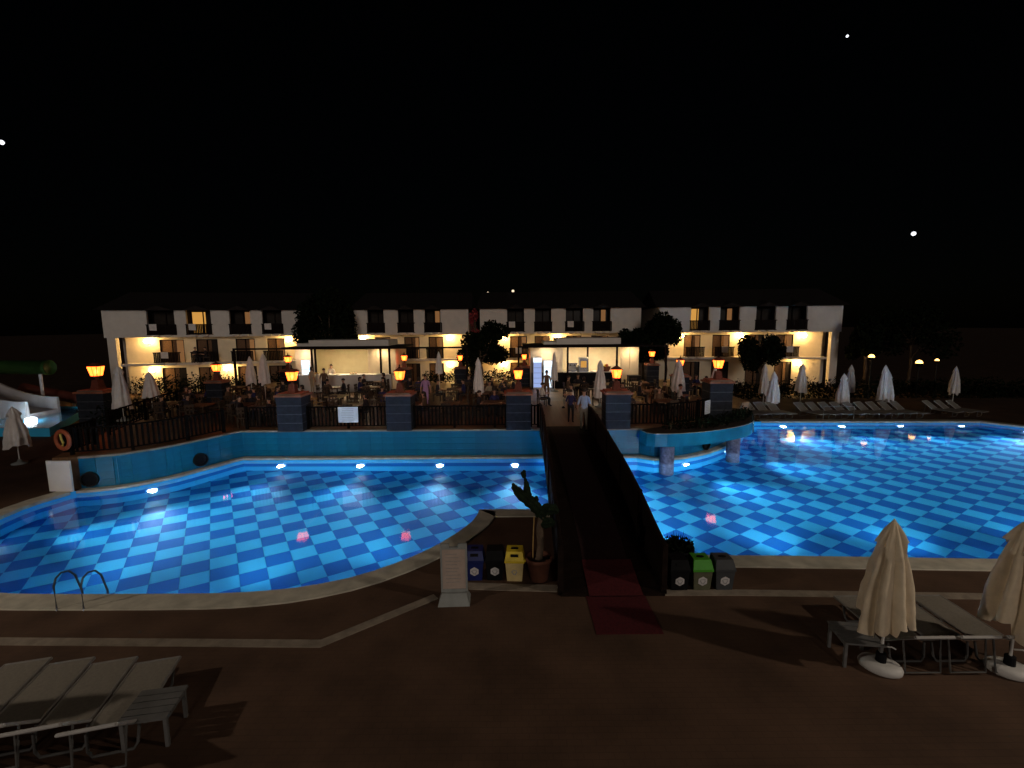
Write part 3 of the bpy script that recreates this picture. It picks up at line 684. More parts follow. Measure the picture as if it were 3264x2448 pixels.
# ------------------------------------------------------------------ two bars on the terrace
def bar(label, X0, X1, o0, o1, back, dark_counter, posts, par):
    t = thing('bar_kiosk', label, 'bar', (X0, 33.0, TZ)); W = X1 - X0; o0 -= X0; o1 -= X0; H = 2.92
    MB().rng(0, W, 3.0, 3.15, 0, H).build('back_wall', back, t)
    MB().rng(0, .12, .12, 3.0, 0, H).build('side_wall', 'cream', t); MB().rng(W - .12, W, .12, 3.0, 0, H).build('side_wall', 'cream', t)
    MB().rng(0, o0, 0, .12, 0, H).build('front_panel', 'plaster', t)
    k = 2
    for i in range(k):
        a = o1 + (W - o1) * i / k; c = o1 + (W - o1) * (i + 1) / k
        MB().rng(a + .03, c - .03, 0, .12, 0, H).build('front_panel', 'cream', t)
    MB().rng(-.5, W + .5, -.9, 3.5, H + .001, H + .12).build('roof_slab', 'wood', t)
    MB().rng(par[0] - X0, par[1] - X0, .5, 3.2, H + .121, H + .55).build('roof_parapet', 'plaster', t)
    MB().rng(par[0] - X0 - .9, par[0] - X0 - .02, .6, 3.0, H + .121, H + .32).build('roof_parapet', 'plaster', t)
    for q in posts: MB().rng(q - X0 - .06, q - X0 + .06, -.12, -.001, 0, H).build('post', 'wood', t)
    cy0 = 0 if dark_counter else -.85
    c = MB().rng(.1, o1 + (0 if dark_counter else W - o1 - .1), -.55 + cy0, -.2 + cy0, 0, 1.12).build('counter_front', 'black' if dark_counter else 'plaster', t)
    MB().rng(.05 if not dark_counter else o0, o1 + (.0 if dark_counter else W - o1 - .05), -.65 + cy0, .1 + cy0 * .7, 1.122, 1.17).build('counter_top', 'whitep', t)
    for q, yy in ((o0 + .5, 1.1), ((o0 + o1) / 2, 1.1), (o1 - .5, 1.1), (o1 + (W - o1) * .5, -.55), (o0 * .5, -.6), ((o0 + o1) / 2, -.35)):
        l = MB().lathe([(.10, -.03), (.10, 0)], (q, yy, H - .001), 12).build('downlight', 'whitep', t)
        MB().lathe([(.085, -.04), (.085, -.031)], (q, yy, H - .001), 12).build('downlight_lens', 'e_kiosk' if yy > 0 else 'e_kiosk2', l)
    return t
bar('left poolside bar with white counter and olive back wall', -15.3, -8.15, -13.9, -10.2, 'olive', False, [-9.25, -13.85], (-14.5, -8.8))
bar('right poolside bar with dark counter and machines on it', 1.3, 9.0, 3.6, 7.65, 'cream', True, [5.35], (3.2, 7.8))
def fridge(x, y, h, label, blue):
    t = thing('drinks_fridge', label, 'fridge', (x, y, TZ))
    MB().rng(-.31, .31, -.28, .28, 0, h).build('body', 'whitep', t)
    d = MB().rng(-.27, .27, -.30, -.281, .12, h - .36).build('door', 'e_frd' if blue else 'e_fr', t)
    for k in range(4): MB().rng(-.26, .26, -.306, -.3005, .4 + k * .36, .42 + k * .36).build('shelf', 'greyp', d)
    MB().rng(-.29, .29, -.31, -.281, h - .34, h - .03).build('header', 'e_fr', t)
fridge(1.78, 32.6, 2.2, 'tall drinks fridge with blue glowing door at the right bar', True)
fridge(2.50, 32.55, 2.0, 'shorter white glowing fridge at the right bar', False)
fridge(-14.3, 32.62, 2.15, 'white glowing fridge behind the left counter', False)
CT = TZ + 1.17
def small(name, label, cat, loc, fn):
    t = thing(name, label, cat, loc); fn(t); return t
def coffee(t):
    MB().rng(-.3, .3, -.2, .2, 0, .12).build('base', 'steel', t); MB().rng(-.3, .3, .0, .2, .12, .5).build('body', 'whitep', t); MB().rng(-.32, .32, -.2, .22, .5, .6).build('head', 'steel', t)
    for q in (-.15, .15): MB().tube([(q, -.12, .5), (q, -.12, .42)], .03, 8).build('spout', 'iron', t)
small('coffee_machine', 'white coffee machine at the left end of the right counter', 'coffee machine', (4.25, 33.0 - .3, CT), coffee)
def disp(t):
    MB().rng(-.3, .3, -.2, .2, 0, .9).build('body', 'steel', t); MB().rng(-.33, .33, -.22, .22, .9, 1.0).build('lid', 'whitep', t); MB().rng(-.2, .2, -.215, -.201, .3, .75).build('front_panel', 'e_win', t)
    MB().tube([(0, -.2, .25), (0, -.27, .25), (0, -.27, .2)], .02, 6).build('tap', 'iron', t)
small('drink_dispenser', 'tall drink dispenser beside the middle post of the right bar', 'dispenser', (5.0, 32.68, CT), disp)
def basket(t):
    MB().lathe([(.28, 0), (.42, .34), (.40, .34), (.26, .03)], n=16, sy=.6).build('bowl', 'terracotta', t)
    for k in range(7): MB().lathe([(.02, 0), (.08, .03), (.1, .09), (.08, .15), (.02, .18)], (random.uniform(-.25, .25), random.uniform(-.1, .1), .26 + random.random() * .08), 8).build('fruit', 'b_yel' if k % 2 else 'orange', t, True)
small('fruit_basket', 'reddish fruit basket on the right counter', 'basket', (6.55, 32.72, CT), basket)
for k in range(2):
    def jar(t): MB().lathe([(.07, 0), (.09, .02), (.09, .32), (.05, .36), (.05, .4)], n=12).build('jar', 'greyp', t, True); MB().lathe([(.055, .4), (.055, .45)], n=12).build('lid', 'iron', t)
    small('canister', ('left' if k == 0 else 'right') + ' of the two grey canisters beside the coffee machine', 'canister', (4.55 + .22 * k + .08, 32.6, CT), jar)
def tray(t):
    MB().lathe([(.3, 0), (.36, .03)], n=20).build('plate', 'whitep', t)
    for k in range(6): MB().lathe([(.02, 0), (.07, .03), (.05, .09)], (.18 * math.cos(k), .18 * math.sin(k), .03), 8).build('pastry', 'chair_y', t, True)
small('pastry_tray', 'white tray of food on the left counter', 'tray', (-10.9, 32.0, CT), tray)
small('pastry_tray', 'white tray of food beside the left fridge', 'tray', (-13.5, 32.0, CT), tray)
def grill(t):
    MB().rng(-.4, .4, -.3, .3, .55, .9).build('firebox', 'iron', t); MB().rng(-.42, .42, -.32, .32, .9, .95).build('lid', 'iron', t)
    for x in (-.36, .36):
        for y in (-.26, .26): MB().rng(x - .03, x + .03, y - .03, y + .03, 0, .55).build('leg', 'iron', t)
small('serving_station', 'dark serving station at the right corner of the right bar', 'serving station', (8.4, 32.0, TZ), grill)
# pergola frame in front of the bars
for (a, c, lb) in ((-19.0, -3.0, 'thin dark pergola frame over the left half of the terrace'), (0.4, 10.6, 'thin dark pergola frame before the right bar')):
    t = thing('pergola', lb, 'pergola', (a, 31.9, TZ)); L = c - a
    MB().rng(0, L, -.05, .05, 2.9, 3.02).build('beam', 'wood', t)
    for k in range(4): MB().rng(k * (L - .12) / 3, k * (L - .12) / 3 + .12, -.06, .06, 0, 2.9).build('post', 'wood', t)

# ------------------------------------------------------------------ people
def skinmesh(J, E, reg):
    names = list(J); idx = {n: i for i, n in enumerate(names)}
    me = bpy.data.meshes.new('tmp'); me.from_pydata([J[n][0] for n in names], [(idx[a], idx[c]) for a, c in E], [])
    o = bpy.data.objects.new('tmp', me); COL.objects.link(o)
    sk = o.modifiers.new('s', 'SKIN'); sk.use_smooth_shade = True; o.modifiers.new('u', 'SUBSURF').levels = 2
    sv = me.skin_vertices[0].data
    for n in names: r = J[n][1]; sv[idx[n]].radius = r if isinstance(r, tuple) else (r, r)
    sv[idx['pelvis']].use_root = True
    dg = bpy.context.evaluated_depsgraph_get(); out = bpy.data.meshes.new_from_object(o.evaluated_get(dg))
    bpy.data.objects.remove(o); 
    segs = [(Vector(J[a][0]), Vector(J[c][0]), reg(a, c)) for a, c in E]
    for m in ('skin', 's_white', 't_dark', 'black'): out.materials.append(M[m])
    mi = []
    for p in out.polygons:
        best = (9, 0)
        for a, c, r in segs:
            d = c - a; s = max(0, min(1, (p.center - a).dot(d) / max(1e-9, d.length_squared))); e = (a + d * s - p.center).length
            if e < best[0]: best = (e, r)
        mi.append(best[1])
    out.polygons.foreach_set('material_index', mi); out.polygons.foreach_set('use_smooth', [True] * len(mi))
    return out
def body(pose):
    J = {}; E = []
    def j(n, p, r, par=None):
        J[n] = (p, r)
        if par: E.append((par, n))
    sit = pose == 'sit'; hz = .48 if sit else .95; fw = -1
    j('pelvis', (0, 0, hz), (.16, .12)); j('waist', (0, .0, hz + .16), (.145, .11), 'pelvis'); j('chest', (0, .0 if not sit else -.03, hz + .36), (.17, .125), 'waist')
    cy_ = .0 if not sit else -.04
    j('neck0', (0, cy_, hz + .50), (.075, .07), 'chest'); j('neck', (0, cy_ - .01, hz + .57), .05, 'neck0'); j('head0', (0, cy_ - .025, hz + .64), (.068, .075), 'neck'); j('head1', (0, cy_ - .02, hz + .73), (.078, .098), 'head0'); j('head2', (0, cy_ - .01, hz + .81), (.055, .07), 'head1')
    for s, sd in ((-1, 'l'), (1, 'r')):
        j('sh' + sd, (s * .17, cy_, hz + .47), .062, 'neck0')
        if sit: el, wr = (s * .25, -.10, hz + .22), (s * .17, -.34, hz + .26)
        elif pose == 'walk': el, wr = (s * .25, .10 * s, hz + .20), (s * .26, .10 * s - .12, hz - .02)
        elif pose == 'serve': el, wr = (s * .26, -.04, hz + .22), (s * .2, -.28, hz + .2)
        else: el, wr = (s * .25, .03, hz + .19), (s * .27, -.04, hz - .05)
        j('el' + sd, el, .042, 'sh' + sd); j('wr' + sd, wr, .03, 'el' + sd)
        d = (Vector(wr) - Vector(el)).normalized(); pa = Vector(wr) + d * .06; j('pa' + sd, tuple(pa), (.036, .02), 'wr' + sd)
        sidev = Vector((0, 1, 0)) if abs(d.z) > .6 else Vector((1, 0, 0))
        for k, ln in enumerate((.075, .085, .08, .062)):
            base = pa + d * .035 + sidev * (-.03 + .02 * k); tip = base + d * ln * .6 + Vector((-s * .02, -.01, -.01))
            j('f%d%s' % (k, sd), tuple(base), .010, 'pa' + sd); j('t%d%s' % (k, sd), tuple(tip), .008, 'f%d%s' % (k, sd))
        th = Vector(wr) + d * .03 - sidev * .045; j('th' + sd, tuple(th), .011, 'pa' + sd); j('tt' + sd, tuple(th + d * .045 - sidev * .01), .009, 'th' + sd)
        j('hip' + sd, (s * .095, 0, hz - .05), .095, 'pelvis')
        if sit: kn, an, to = (s * .12, -.43, hz - .0), (s * .12, -.40, .09), (s * .13, -.55, .035)
        elif pose == 'walk': kn, an, to = (s * .10, -.10 * s - .04, .50), (s * .10, -.18 * s + .03, .10 if s > 0 else .12), (s * .11, -.18 * s - .11, .04)
        else: kn, an, to = (s * .105, -.015, .50), (s * .11, .02, .09), (s * .13, -.13, .035)
        j('kn' + sd, kn, .062, 'hip' + sd); j('an' + sd, an, .042, 'kn' + sd); j('to' + sd, to, (.04, .03), 'an' + sd)
    def reg(a, c):
        for n in (c,):
            if n[:2] in ('kn', 'an', 'hi'): return 2
            if n.startswith('to'): return 3
            if n[:4] in ('head', 'neck') and n != 'neck0': return 0
            if n[:2] in ('wr', 'pa', 'th', 'tt') or n[0] in 'ft' and n[1].isdigit(): return 0
        return 1
    me = skinmesh(J, E, reg)
    hc = J['head1'][0]
    return me, hc
def hairmesh(long=False):
    b = MB(); V = []; n = 14; rows = 7
    for i in range(rows):
        a = math.pi * .5 * (1 - i / (rows - 1) * 1.15)
        for k in range(n):
            ph = 2 * math.pi * k / n; front = max(0, -math.sin(ph))
            zz = math.sin(a) * .115 + (.05 * front if i > 3 else 0) - (0.12 if long and i == rows - 1 and front < .2 else 0)
            V.append((math.cos(a) * .090 * math.cos(ph), math.cos(a) * .112 * math.sin(ph), zz))
    F = [(i * n + k, i * n + (k + 1) % n, (i + 1) * n + (k + 1) % n, (i + 1) * n + k) for i in range(rows - 1) for k in range(n)]
    b.add(V, F); return b.mesh('hair', 'hair', True)
BODY = {}
HAIR = [hairmesh(False), hairmesh(True)]
def person(label, loc, rz, pose, shirt, trous, hair='hair', scale=1.0, long=False):
    if pose not in BODY: BODY[pose] = body(pose)
    me, hc = BODY[pose]
    o = tag(obj('person', me, None, loc, rz), label, 'person'); o.scale = (scale,) * 3
    for i, m in enumerate(('skin', shirt, trous, 'black')):
        o.material_slots[i].link = 'OBJECT'; o.material_slots[i].material = M[m]
    h = obj('hair', HAIR[1 if long else 0], o, (hc[0], hc[1] + .015, hc[2] + .015))
    b = MB()
    for s in (-1, 1): b.lathe([(.004, -.008), (.010, 0), (.004, .008)], (s * .032, -.092, .0), 6)
    b.build('eyes', 'black', o, loc=(hc[0], hc[1] + .004, hc[2]))
    MB().add([(-.014, -.088, -.035), (.014, -.088, -.035), (0, -.118, -.03), (0, -.09, .015)], [(0, 2, 1), (0, 3, 2), (1, 2, 3)]).build('nose', 'skin', o, loc=(hc[0], hc[1], hc[2]))
    for s in (-1, 1): MB().lathe([(.008, -.028), (.012, 0), (.008, .028)], (s * .082, 0.0, -.01), 6, sy=1.8).build('ear', 'skin', o, loc=hc)
    return o
person('man in light blue shirt and pale trousers walking over the bridge', (2.86, 18.35, 1.345), R(175), 'walk', 's_blue', 't_beige', scale=.97)
person('short person in navy top standing at the far bridge head', (2.66, 20.9, TZ), R(160), 'stand', 's_navy', 't_dark', scale=.86)
person('person in brown clothes standing before the fridges', (2.05, 27.4, TZ), R(170), 'stand', 's_brown', 's_brown')
person('person in lavender shirt standing behind the front railing', (-4.78, 25.6, TZ), R(20), 'stand', 's_lav', 's_lav', 'hair', .98, True)
person('barman in white shirt behind the left counter', (-12.75, 32.9, TZ), 0, 'serve', 's_white', 't_dark')
person('person with bare brown arms in black trousers waiting at the left bar', (-12.05, 29.8, TZ), R(185), 'stand', 's_brown', 't_dark')
person('person in long beige dress at the left bar beside the fridge', (-13.35, 31.0, TZ), R(150), 'stand', 's_beige', 's_beige', 'hair', 1, True)
person('person in white top seated left of the terrace path', (1.62, 25.3, TZ), R(100), 'sit', 's_white', 't_dark')
person('person in white top seated right of the terrace path', (3.2, 24.6, TZ), R(-90), 'sit', 's_white', 't_beige')
person('person in white shirt seated by the curved right railing', (8.75, 24.2, TZ), R(80), 'sit', 's_white', 't_dark')
person('person in dark top seated on the first floor balcony, left one', (-26.9, 39.75, 2.62), R(60), 'sit', 's_dark', 't_dark')
person('person in dark top seated on the first floor balcony, right one', (-26.1, 39.95, 2.62), R(-60), 'sit', 's_dark', 't_dark')
# ------------------------------------------------------------------ terrace tables, chairs and diners
def make_chair(m):
    t = thing('dining_chair', 'x', 'chair')
    MB().box((0, 0, .45), (.46, .46, .06)).build('seat', m, t)
    bk = MB(); bk.box((0, .21, .70), (.44, .04, .08)); bk.box((0, .22, .88), (.44, .04, .10))
    for q in (-.15, 0, .15): bk.box((q, .215, .72), (.05, .03, .44))
    bk.build('backrest', m, t)
    for x in (-.2, .2):
        for y in (-.2, .2): MB().box((x, y, .21), (.05, .05, .42)).build('leg', m, t)
        MB().tube([(x * 1.1, -.2, .45), (x * 1.1, -.2, .64), (x * 1.1, .2, .66)], .02, 6).build('armrest', m, t)
    return t
def make_table(m):
    t = thing('dining_table', 'x', 'table')
    MB().box((0, 0, .74), (.95, .95, .05)).build('tabletop', m, t)
    for x in (-.4, .4):
        for y in (-.4, .4): MB().box((x, y, .357), (.06, .06, .714)).build('leg', 'chair', t)
    return t
ch0 = make_chair('chair'); ta0 = make_table('table'); tb0 = make_table('cloth'); chy0 = make_chair('chair_y'); used = set()
rng = random.Random(21)
def place(proto, loc, rz, label, group):
    if proto.name in used: o = dup(proto, loc, rz)
    else: o = proto; o.location = loc; o.rotation_euler = (0, 0, rz); used.add(proto.name)
    o['label'] = label; o['group'] = group; return o
TABS = [(-10.6, 22.0, 1), (-7.6, 21.9, 0), (-3.0, 22.0, 0), (-0.9, 22.4, 0), (-13.0, 22.3, 0), (-15.0, 22.2, 0), (-9.4, 24.8, 1), (-6.7, 25.0, 0), (-12.1, 25.2, 0), (-14.6, 28.4, 0), (-3.6, 27.2, 0), (-1.1, 25.6, 0), (-8.6, 28.4, 0), (-5.8, 29.4, 0), (-17.2, 25.4, 0), (-17.0, 28.9, 0), (-4.9, 22.1, 0), (-11.9, 21.3, 0), (-16.9, 22.9, 0), (-10.9, 28.2, 0), (-2.6, 30.0, 0), (-0.6, 28.9, 0), (-14.6, 24.9, 0), (-9.2, 31.0, 0),
        (5.6, 22.2, 0), (7.4, 22.4, 0), (5.4, 25.6, 1), (7.8, 25.8, 0), (6.2, 29.0, 1), (8.2, 29.6, 0), (4.2, 28.6, 1), (11.6, 28.5, 0)]
npp = 0
DIN = ['s_dark', 's_brown', 's_dark', 's_navy', 's_white', 's_dark', 's_beige', 's_dark']
WHO = {(0, 0): 'in dark top at the cloth covered table near the left front pillar', (3, 1): 'in brown top at the table left of the bridge pillar', (4, 2): 'in dark top near the left end of the front railing', (8, 0): 'in navy top before the left counter', (10, 3): 'in pale top in the middle of the terrace',
       (11, 0): 'in dark top beside the closed umbrella left of the path', (24, 2): 'in beige top behind the right pillar', (27, 1): 'in dark top on the right of the terrace', (13, 0): 'in dark top far back in the middle', (7, 2): 'in dark brown top behind the second front pillar'}
for i, (x, y, cl) in enumerate(TABS):
    a0 = rng.uniform(-.15, .15)
    place(tb0 if cl else ta0, (x, y, TZ), a0, 'dining table with pale lit top on the terrace' if cl else 'dark dining table among the chairs on the terrace', 'pale terrace tables' if cl else 'dark terrace tables')
    for k in range(4):
        if rng.random() < .12 and (i, k) not in WHO: continue
        an = a0 + k * math.pi / 2 + rng.uniform(-.15, .15); r = rng.uniform(.70, .82)
        cx, cyy = x + r * math.sin(an), y + r * math.cos(an)
        place(ch0, (cx, cyy, TZ), -an, 'dark slat back chair at a terrace dining table', 'dark terrace chairs')
        if (i, k) in WHO:
            w_ = WHO[(i, k)]; person('seated diner ' + w_, (cx - .02 * math.sin(an), cyy - .02 * math.cos(an), TZ), -an, 'sit', DIN[npp % len(DIN)] if True else '', 't_dark', long=npp % 2 == 0); npp += 1
        elif rng.random() < .52: person('diner in dark clothes seated at a crowded terrace table', (cx - .02 * math.sin(an), cyy - .02 * math.cos(an), TZ), -an, 'sit', ['s_dark', 's_brown', 's_dark', 's_navy'][(i + k) % 4], 't_dark', scale=rng.uniform(.92, 1.05), long=rng.random() < .5)['group'] = 'dark clothed diners'
for x, y, a, lb in ((1.62, 25.3, 100, 'dark chair under the white topped guest left of the terrace path'), (3.2, 24.6, -90, 'dark chair under the white topped guest right of the terrace path'), (8.75, 24.2, 80, 'dark chair under the white shirted guest by the curved railing')):
    place(ch0, (x, y, TZ), R(a), lb, 'dark terrace chairs')
for x, y, a, lb in ((-26.9, 39.75, 60, 'dark chair under the left guest on the hotel balcony'), (-26.1, 39.95, -60, 'dark chair under the right guest on the hotel balcony')):
    place(ch0, (x, y, 2.62), R(a), lb, 'balcony chairs')
for k, (x, y, a, lb) in enumerate([(6.05, 23.7, 20, 'chair coloured in a lit yellowish tone nearest the right bridge pillar'), (6.6, 24.1, 60, 'chair coloured in a lit yellowish tone right of another behind the right bridge pillar'), (-9.9, 23.3, 170, 'chair coloured in a lit yellowish tone behind the landscape notice board')]):
    place(chy0, (x, y, TZ), R(a), lb, 'chairs in lit yellowish tone')

# ------------------------------------------------------------------ closed umbrellas
def umbrella(label, loc, h, rmax, hem, seed, m='fabric2', base='disc', lean=0.0, seg=40, group='closed umbrellas', rz=0.0):
    rng = random.Random(seed); t = thing('closed_umbrella', label, 'umbrella', loc, rz, group)
    MB().tube([(0, 0, 0.03), (0, 0, h - .02)], .022, 10).build('pole', 'whitep', t)
    if base == 'oval':
        MB().lathe([(.25, 0), (.29, .03), (.30, .09), (.27, .14), (.16, .155)], n=28, sx=1.0, sy=.72).build('base', 'whitep', t, True)
        MB().lathe([(.075, .15), (.07, .30), (.045, .31)], n=12).build('pole_socket', 'black', t)
        MB().tube([(.03, 0, .42), (.12, -.03, .46), (.17, -.03, .44)], .012, 6).build('crank', 'whitep', t)
    else:
        MB().lathe([(.27, 0), (.28, .05), (.10, .09), (.05, .2)], n=18).build('base', 'greyp', t, True)
    def canopy(z1, z0f, prof, folds, amp, rows, name):
        b = MB(); V = []; ph = rng.uniform(0, 6)
        hm = [rng.uniform(-1, 1) for _ in range(folds)]
        for i in range(rows + 1):
            f = i / rows
            for k in range(seg):
                A = 2 * math.pi * k / seg; q = hm[int((A / (2 * math.pi) * folds + .5)) % folds]
                z0 = z0f + (.15 if base == 'oval' else .10) * q * (h / 2.5)
                z = z1 + (z0 - z1) * f
                r = prof(f) * (1 + amp * min(1, f * 3 + .15) * (2 * abs(math.cos(folds * A / 2 + ph + .35 * math.sin(4 * f + seed))) ** 1.3 - 1.1) + .05 * math.sin(2 * A + seed) + .10 * min(1, 2 * f) * noise.noise((2.2 * math.cos(A) + seed, 2.2 * math.sin(A), z * 2.2)) + .05 * noise.noise((6 * math.cos(A), 6 * math.sin(A) + seed, z * 7)))
                V.append((r * math.cos(A) + lean * (z), r * math.sin(A), z))
        b.add(V, [(i * seg + k, i * seg + (k + 1) % seg, (i + 1) * seg + (k + 1) % seg, (i + 1) * seg + k) for i in range(rows) for k in range(seg)] + [tuple(range(seg - 1, -1, -1))])
        return b.build(name, m, t, True)
    canopy(h - .10, hem, lambda f: .05 + (rmax - .05) * (f ** .62) * (1 - .05 * math.sin(8 * f)), 8, .24, 26, 'canopy')
    canopy(h, h - .40 * h / 2.5, lambda f: .025 + rmax * .50 * f ** .8, 8, .14, 8, 'vent_cap')
    MB().lathe([(.03, 0), (.02, .03), (.008, .05)], (lean * h, 0, h - .01), 8).build('finial', m, t)
    zs = hem + .35 * (h - hem)
    return t
umbrella('nearest cream umbrella, closed, with white oval base among the right loungers', (5.94, 6.95, 0), 2.52, .345, .80, 5, 'fabric', 'oval', 0.0, 96, 'cream foreground umbrellas', R(-35))
umbrella('closed cream umbrella cut by the right picture edge', (7.92, 6.85, 0), 2.55, .38, .85, 9, 'fabric', 'oval', 0.0, 96, 'cream foreground umbrellas', R(-30))
umbrella('closed cream umbrella out of view left of the near loungers', (-8.7, 5.15, 0), 2.5, .34, .85, 14, 'fabric', 'oval', 0.0, 40, 'cream foreground umbrellas')
UM = [(-17.75, 21.0, TZ + .25, 2.5, .33, .60, 'large closed white umbrella at the left end of the terrace'), (-19.5, 25.0, TZ, 2.1, .34, .75, 'closed umbrella before the lowest left hotel lamp'),
      (-15.5, 27.6, TZ, 2.7, .27, 1.1, 'left one of two closed umbrellas before the left hotel block'), (-14.6, 27.4, TZ, 2.9, .3, 1.1, 'right one of two closed umbrellas before the left hotel block'),
      (-1.85, 25.6, TZ, 2.66, .27, .72, 'closed white umbrella in the middle, left of the bridge'), (4.75, 25.0, TZ, 2.55, .32, .5, 'closed white umbrella beside the lantern right of the bridge'),
      (9.1, 25.4, TZ, 2.5, .36, .85, 'closed white umbrella before the lantern on the right of the terrace'), (2.85, 31.2, TZ, 2.6, .22, .75, 'slim grey umbrella closed against the wall of the right bar'), (-4.85, 31.0, TZ, 2.7, .22, 1.3, 'slim grey umbrella closed between the two bars'),
      (10.75, 24.6, TZ, 2.15, .20, 1.2, 'small closed umbrella behind the rightmost pillar'),
      (-20.6, 19.0, 0, 2.4, .40, .75, 'closed grey umbrella at the far left beside the white slide'),
      (16.15, 28.6, 0, 2.6, .34, .70, 'brighter closed umbrella leftmost on the far deck'), (17.3, 31.8, 0, 2.8, .30, .75, 'closed umbrella behind the leftmost one on the far deck'), (19.98, 32.0, 0, 2.8, .36, .85, 'closed umbrella under the lowest right hotel lamp'),
      (20.75, 29.0, 0, 2.4, .36, .6, 'front umbrella of the left pair on the far deck'), (23.2, 31.8, 0, 2.7, .30, .9, 'rear umbrella of the left pair on the far deck'), (23.45, 29.2, 0, 2.9, .30, .7, 'front umbrella of the right pair on the far deck'), (24.0, 29.6, 0, 2.5, .34, .7, 'rear umbrella of the right pair on the far deck'), (29.8, 31.2, 0, 2.6, .28, .75, 'rightmost closed umbrella on the far deck')]
for k, (x, y, z, h, r, hem, lb) in enumerate(UM): umbrella(lb, (x, y, z), h, r, hem, 30 + k, 'fabric2', 'disc', 0, 32)

# ------------------------------------------------------------------ sun loungers (foot end at +y, raised head end at -y)
def make_lounger(back=0.42):
    t = thing('sun_lounger', 'x', 'lounger'); W, L = .60, 1.25; bl = .68
    by, bz = -bl * math.cos(math.asin(back / bl)), back
    fr = MB()
    for x in (-W / 2, W / 2): fr.tube([(x, L, .34), (x, 0, .34)], .022, 8)
    fr.tube([(-W / 2, L, .34), (W / 2, L, .34)], .022, 8); fr.build('frame', 'frame_g', t)
    MB().rng(-W / 2 + .02, W / 2 - .02, .0, L - .03, .335, .355).build('sling_seat', 'sling', t)
    bf = MB()
    for x in (-W / 2, W / 2): bf.tube([(x, 0, .34), (x, by, .34 + bz)], .022, 8)
    bf.tube([(-W / 2, by, .34 + bz), (W / 2, by, .34 + bz)], .024, 8); bo = bf.build('back_frame', 'frame_w', t)
    MB().add([(-W / 2 + .02, 0, .352), (W / 2 - .02, 0, .352), (W / 2 - .02, by + .02, .35 + bz), (-W / 2 + .02, by + .02, .35 + bz), (-W / 2 + .02, 0, .337), (W / 2 - .02, 0, .337), (W / 2 - .02, by + .02, .335 + bz), (-W / 2 + .02, by + .02, .335 + bz)], [(0, 1, 2, 3), (7, 6, 5, 4), (0, 3, 7, 4), (1, 5, 6, 2)]).build('sling_back', 'sling', t)
    for y0 in (L - .25, -.05):
        MB().tube([(-W / 2, y0, .33), (-W / 2 + .02, y0 - .04, .10), (-W / 2 + .07, y0 - .05, .025), (W / 2 - .07, y0 - .05, .025), (W / 2 - .02, y0 - .04, .10), (W / 2, y0, .33)], .02, 8).build('leg', 'leg_shade', t)
    MB().tube([(-W / 2, by * .6, .34 + bz * .6), (-W / 2 + .02, by * .75, .06), (W / 2 - .02, by * .75, .06), (W / 2, by * .6, .34 + bz * .6)], .016, 6).build('back_prop', 'leg_shade', t)
    return t
lg = make_lounger(); first = True
def put(x, y, rz, label, group, z=0):
    global first
    o = lg if first else dup(lg); first = False
    o.location = (x, y, z); o.rotation_euler = (0, 0, rz); tag(o, label, 'lounger', group)
nm = ['rightmost', 'second from the right', 'third from the right', 'fourth from the right, cut by the picture edge']
for k in range(4): put(-5.34 - .69 * k, 5.63, R(15), 'sun lounger in the near left row, ' + nm[k], 'near left loungers')
for k, lb in enumerate(['left lounger between the two near right umbrellas', 'right lounger between the two near right umbrellas', 'lounger behind the umbrella at the right picture edge']): put(6.50 + .72 * k, 7.20, R(0), lb, 'near right loungers')
on = ['first', 'second', 'third', 'fourth', 'fifth', 'sixth', 'seventh', 'eighth', 'ninth', 'tenth', 'eleventh', 'twelfth', 'thirteenth']
for k in range(4): put(13.75 + .74 * k, 27.9, R(196), 'far deck lounger, ' + on[k] + ' from left in the group beside the planter', 'far deck loungers')
for k in range(9): put(17.6 + .73 * k, 27.7, R(200), 'far deck lounger, ' + on[k] + ' from left in the middle group', 'far deck loungers')
for k in range(3): put(25.7 + .73 * k, 28.0, R(205), 'far deck lounger, ' + on[k] + ' from left in the right group', 'far deck loungers')
def side_table(x, y, rz, label):
    t = thing('side_table', label, 'side table', (x, y, 0), rz)
    for k in range(5): MB().box((0, -.24 + k * .12, .44), (.60, .105, .03)).build('slat', 'table_g', t)
    for a in (-.26, .26):
        for c in (-.24, .24): MB().box((a, c, .212), (.045, .045, .424)).build('leg', 'table_g', t)
        MB().box((a, 0, .39), (.03, .5, .05)).build('apron', 'table_g', t)
side_table(-4.98, 5.85, R(10), 'grey slatted side table right of the near left loungers')
side_table(5.70, 7.22, R(-8), 'grey slatted side table left of the nearest cream umbrella')

# ------------------------------------------------------------------ sign, bins, pots by the bridge
t = thing('pavement_sign', 'pale pavement sign board on a grey foot left of the bins', 'sign', (-1.21, 8.98, 0), R(2))
MB().add([(-.32, -.24, 0), (.32, -.24, 0), (.32, .2, 0), (-.32, .2, 0), (-.25, -.1, .2), (.25, -.1, .2), (.25, .08, .2), (-.25, .08, .2)], [(3, 2, 1, 0), (4, 5, 6, 7), (0, 1, 5, 4), (1, 2, 6, 5), (2, 3, 7, 6), (3, 0, 4, 7)]).build('foot', 'greyp', t)
f = MB(); f.rng(-.27, -.235, -.03, .03, .2, 1.16); f.rng(.235, .27, -.03, .03, .2, 1.16); f.rng(-.235, .235, -.03, .03, 1.11, 1.15); f.rng(-.235, .235, -.03, .03, .2, .26); f.rng(-.27, -.09, -.025, .025, 1.15, 1.22); f.rng(.09, .27, -.025, .025, 1.15, 1.22); f.build('frame', 'greyp', t)
MB().rng(-.235, .235, -.02, .02, .26, 1.11).build('panel', 'pinkish', t)
b = MB()
for k in range(9): b.rng(-.17, random.uniform(.05, .17), -.0235, -.0205, 1.0 - k * .075, 1.008 - k * .075)
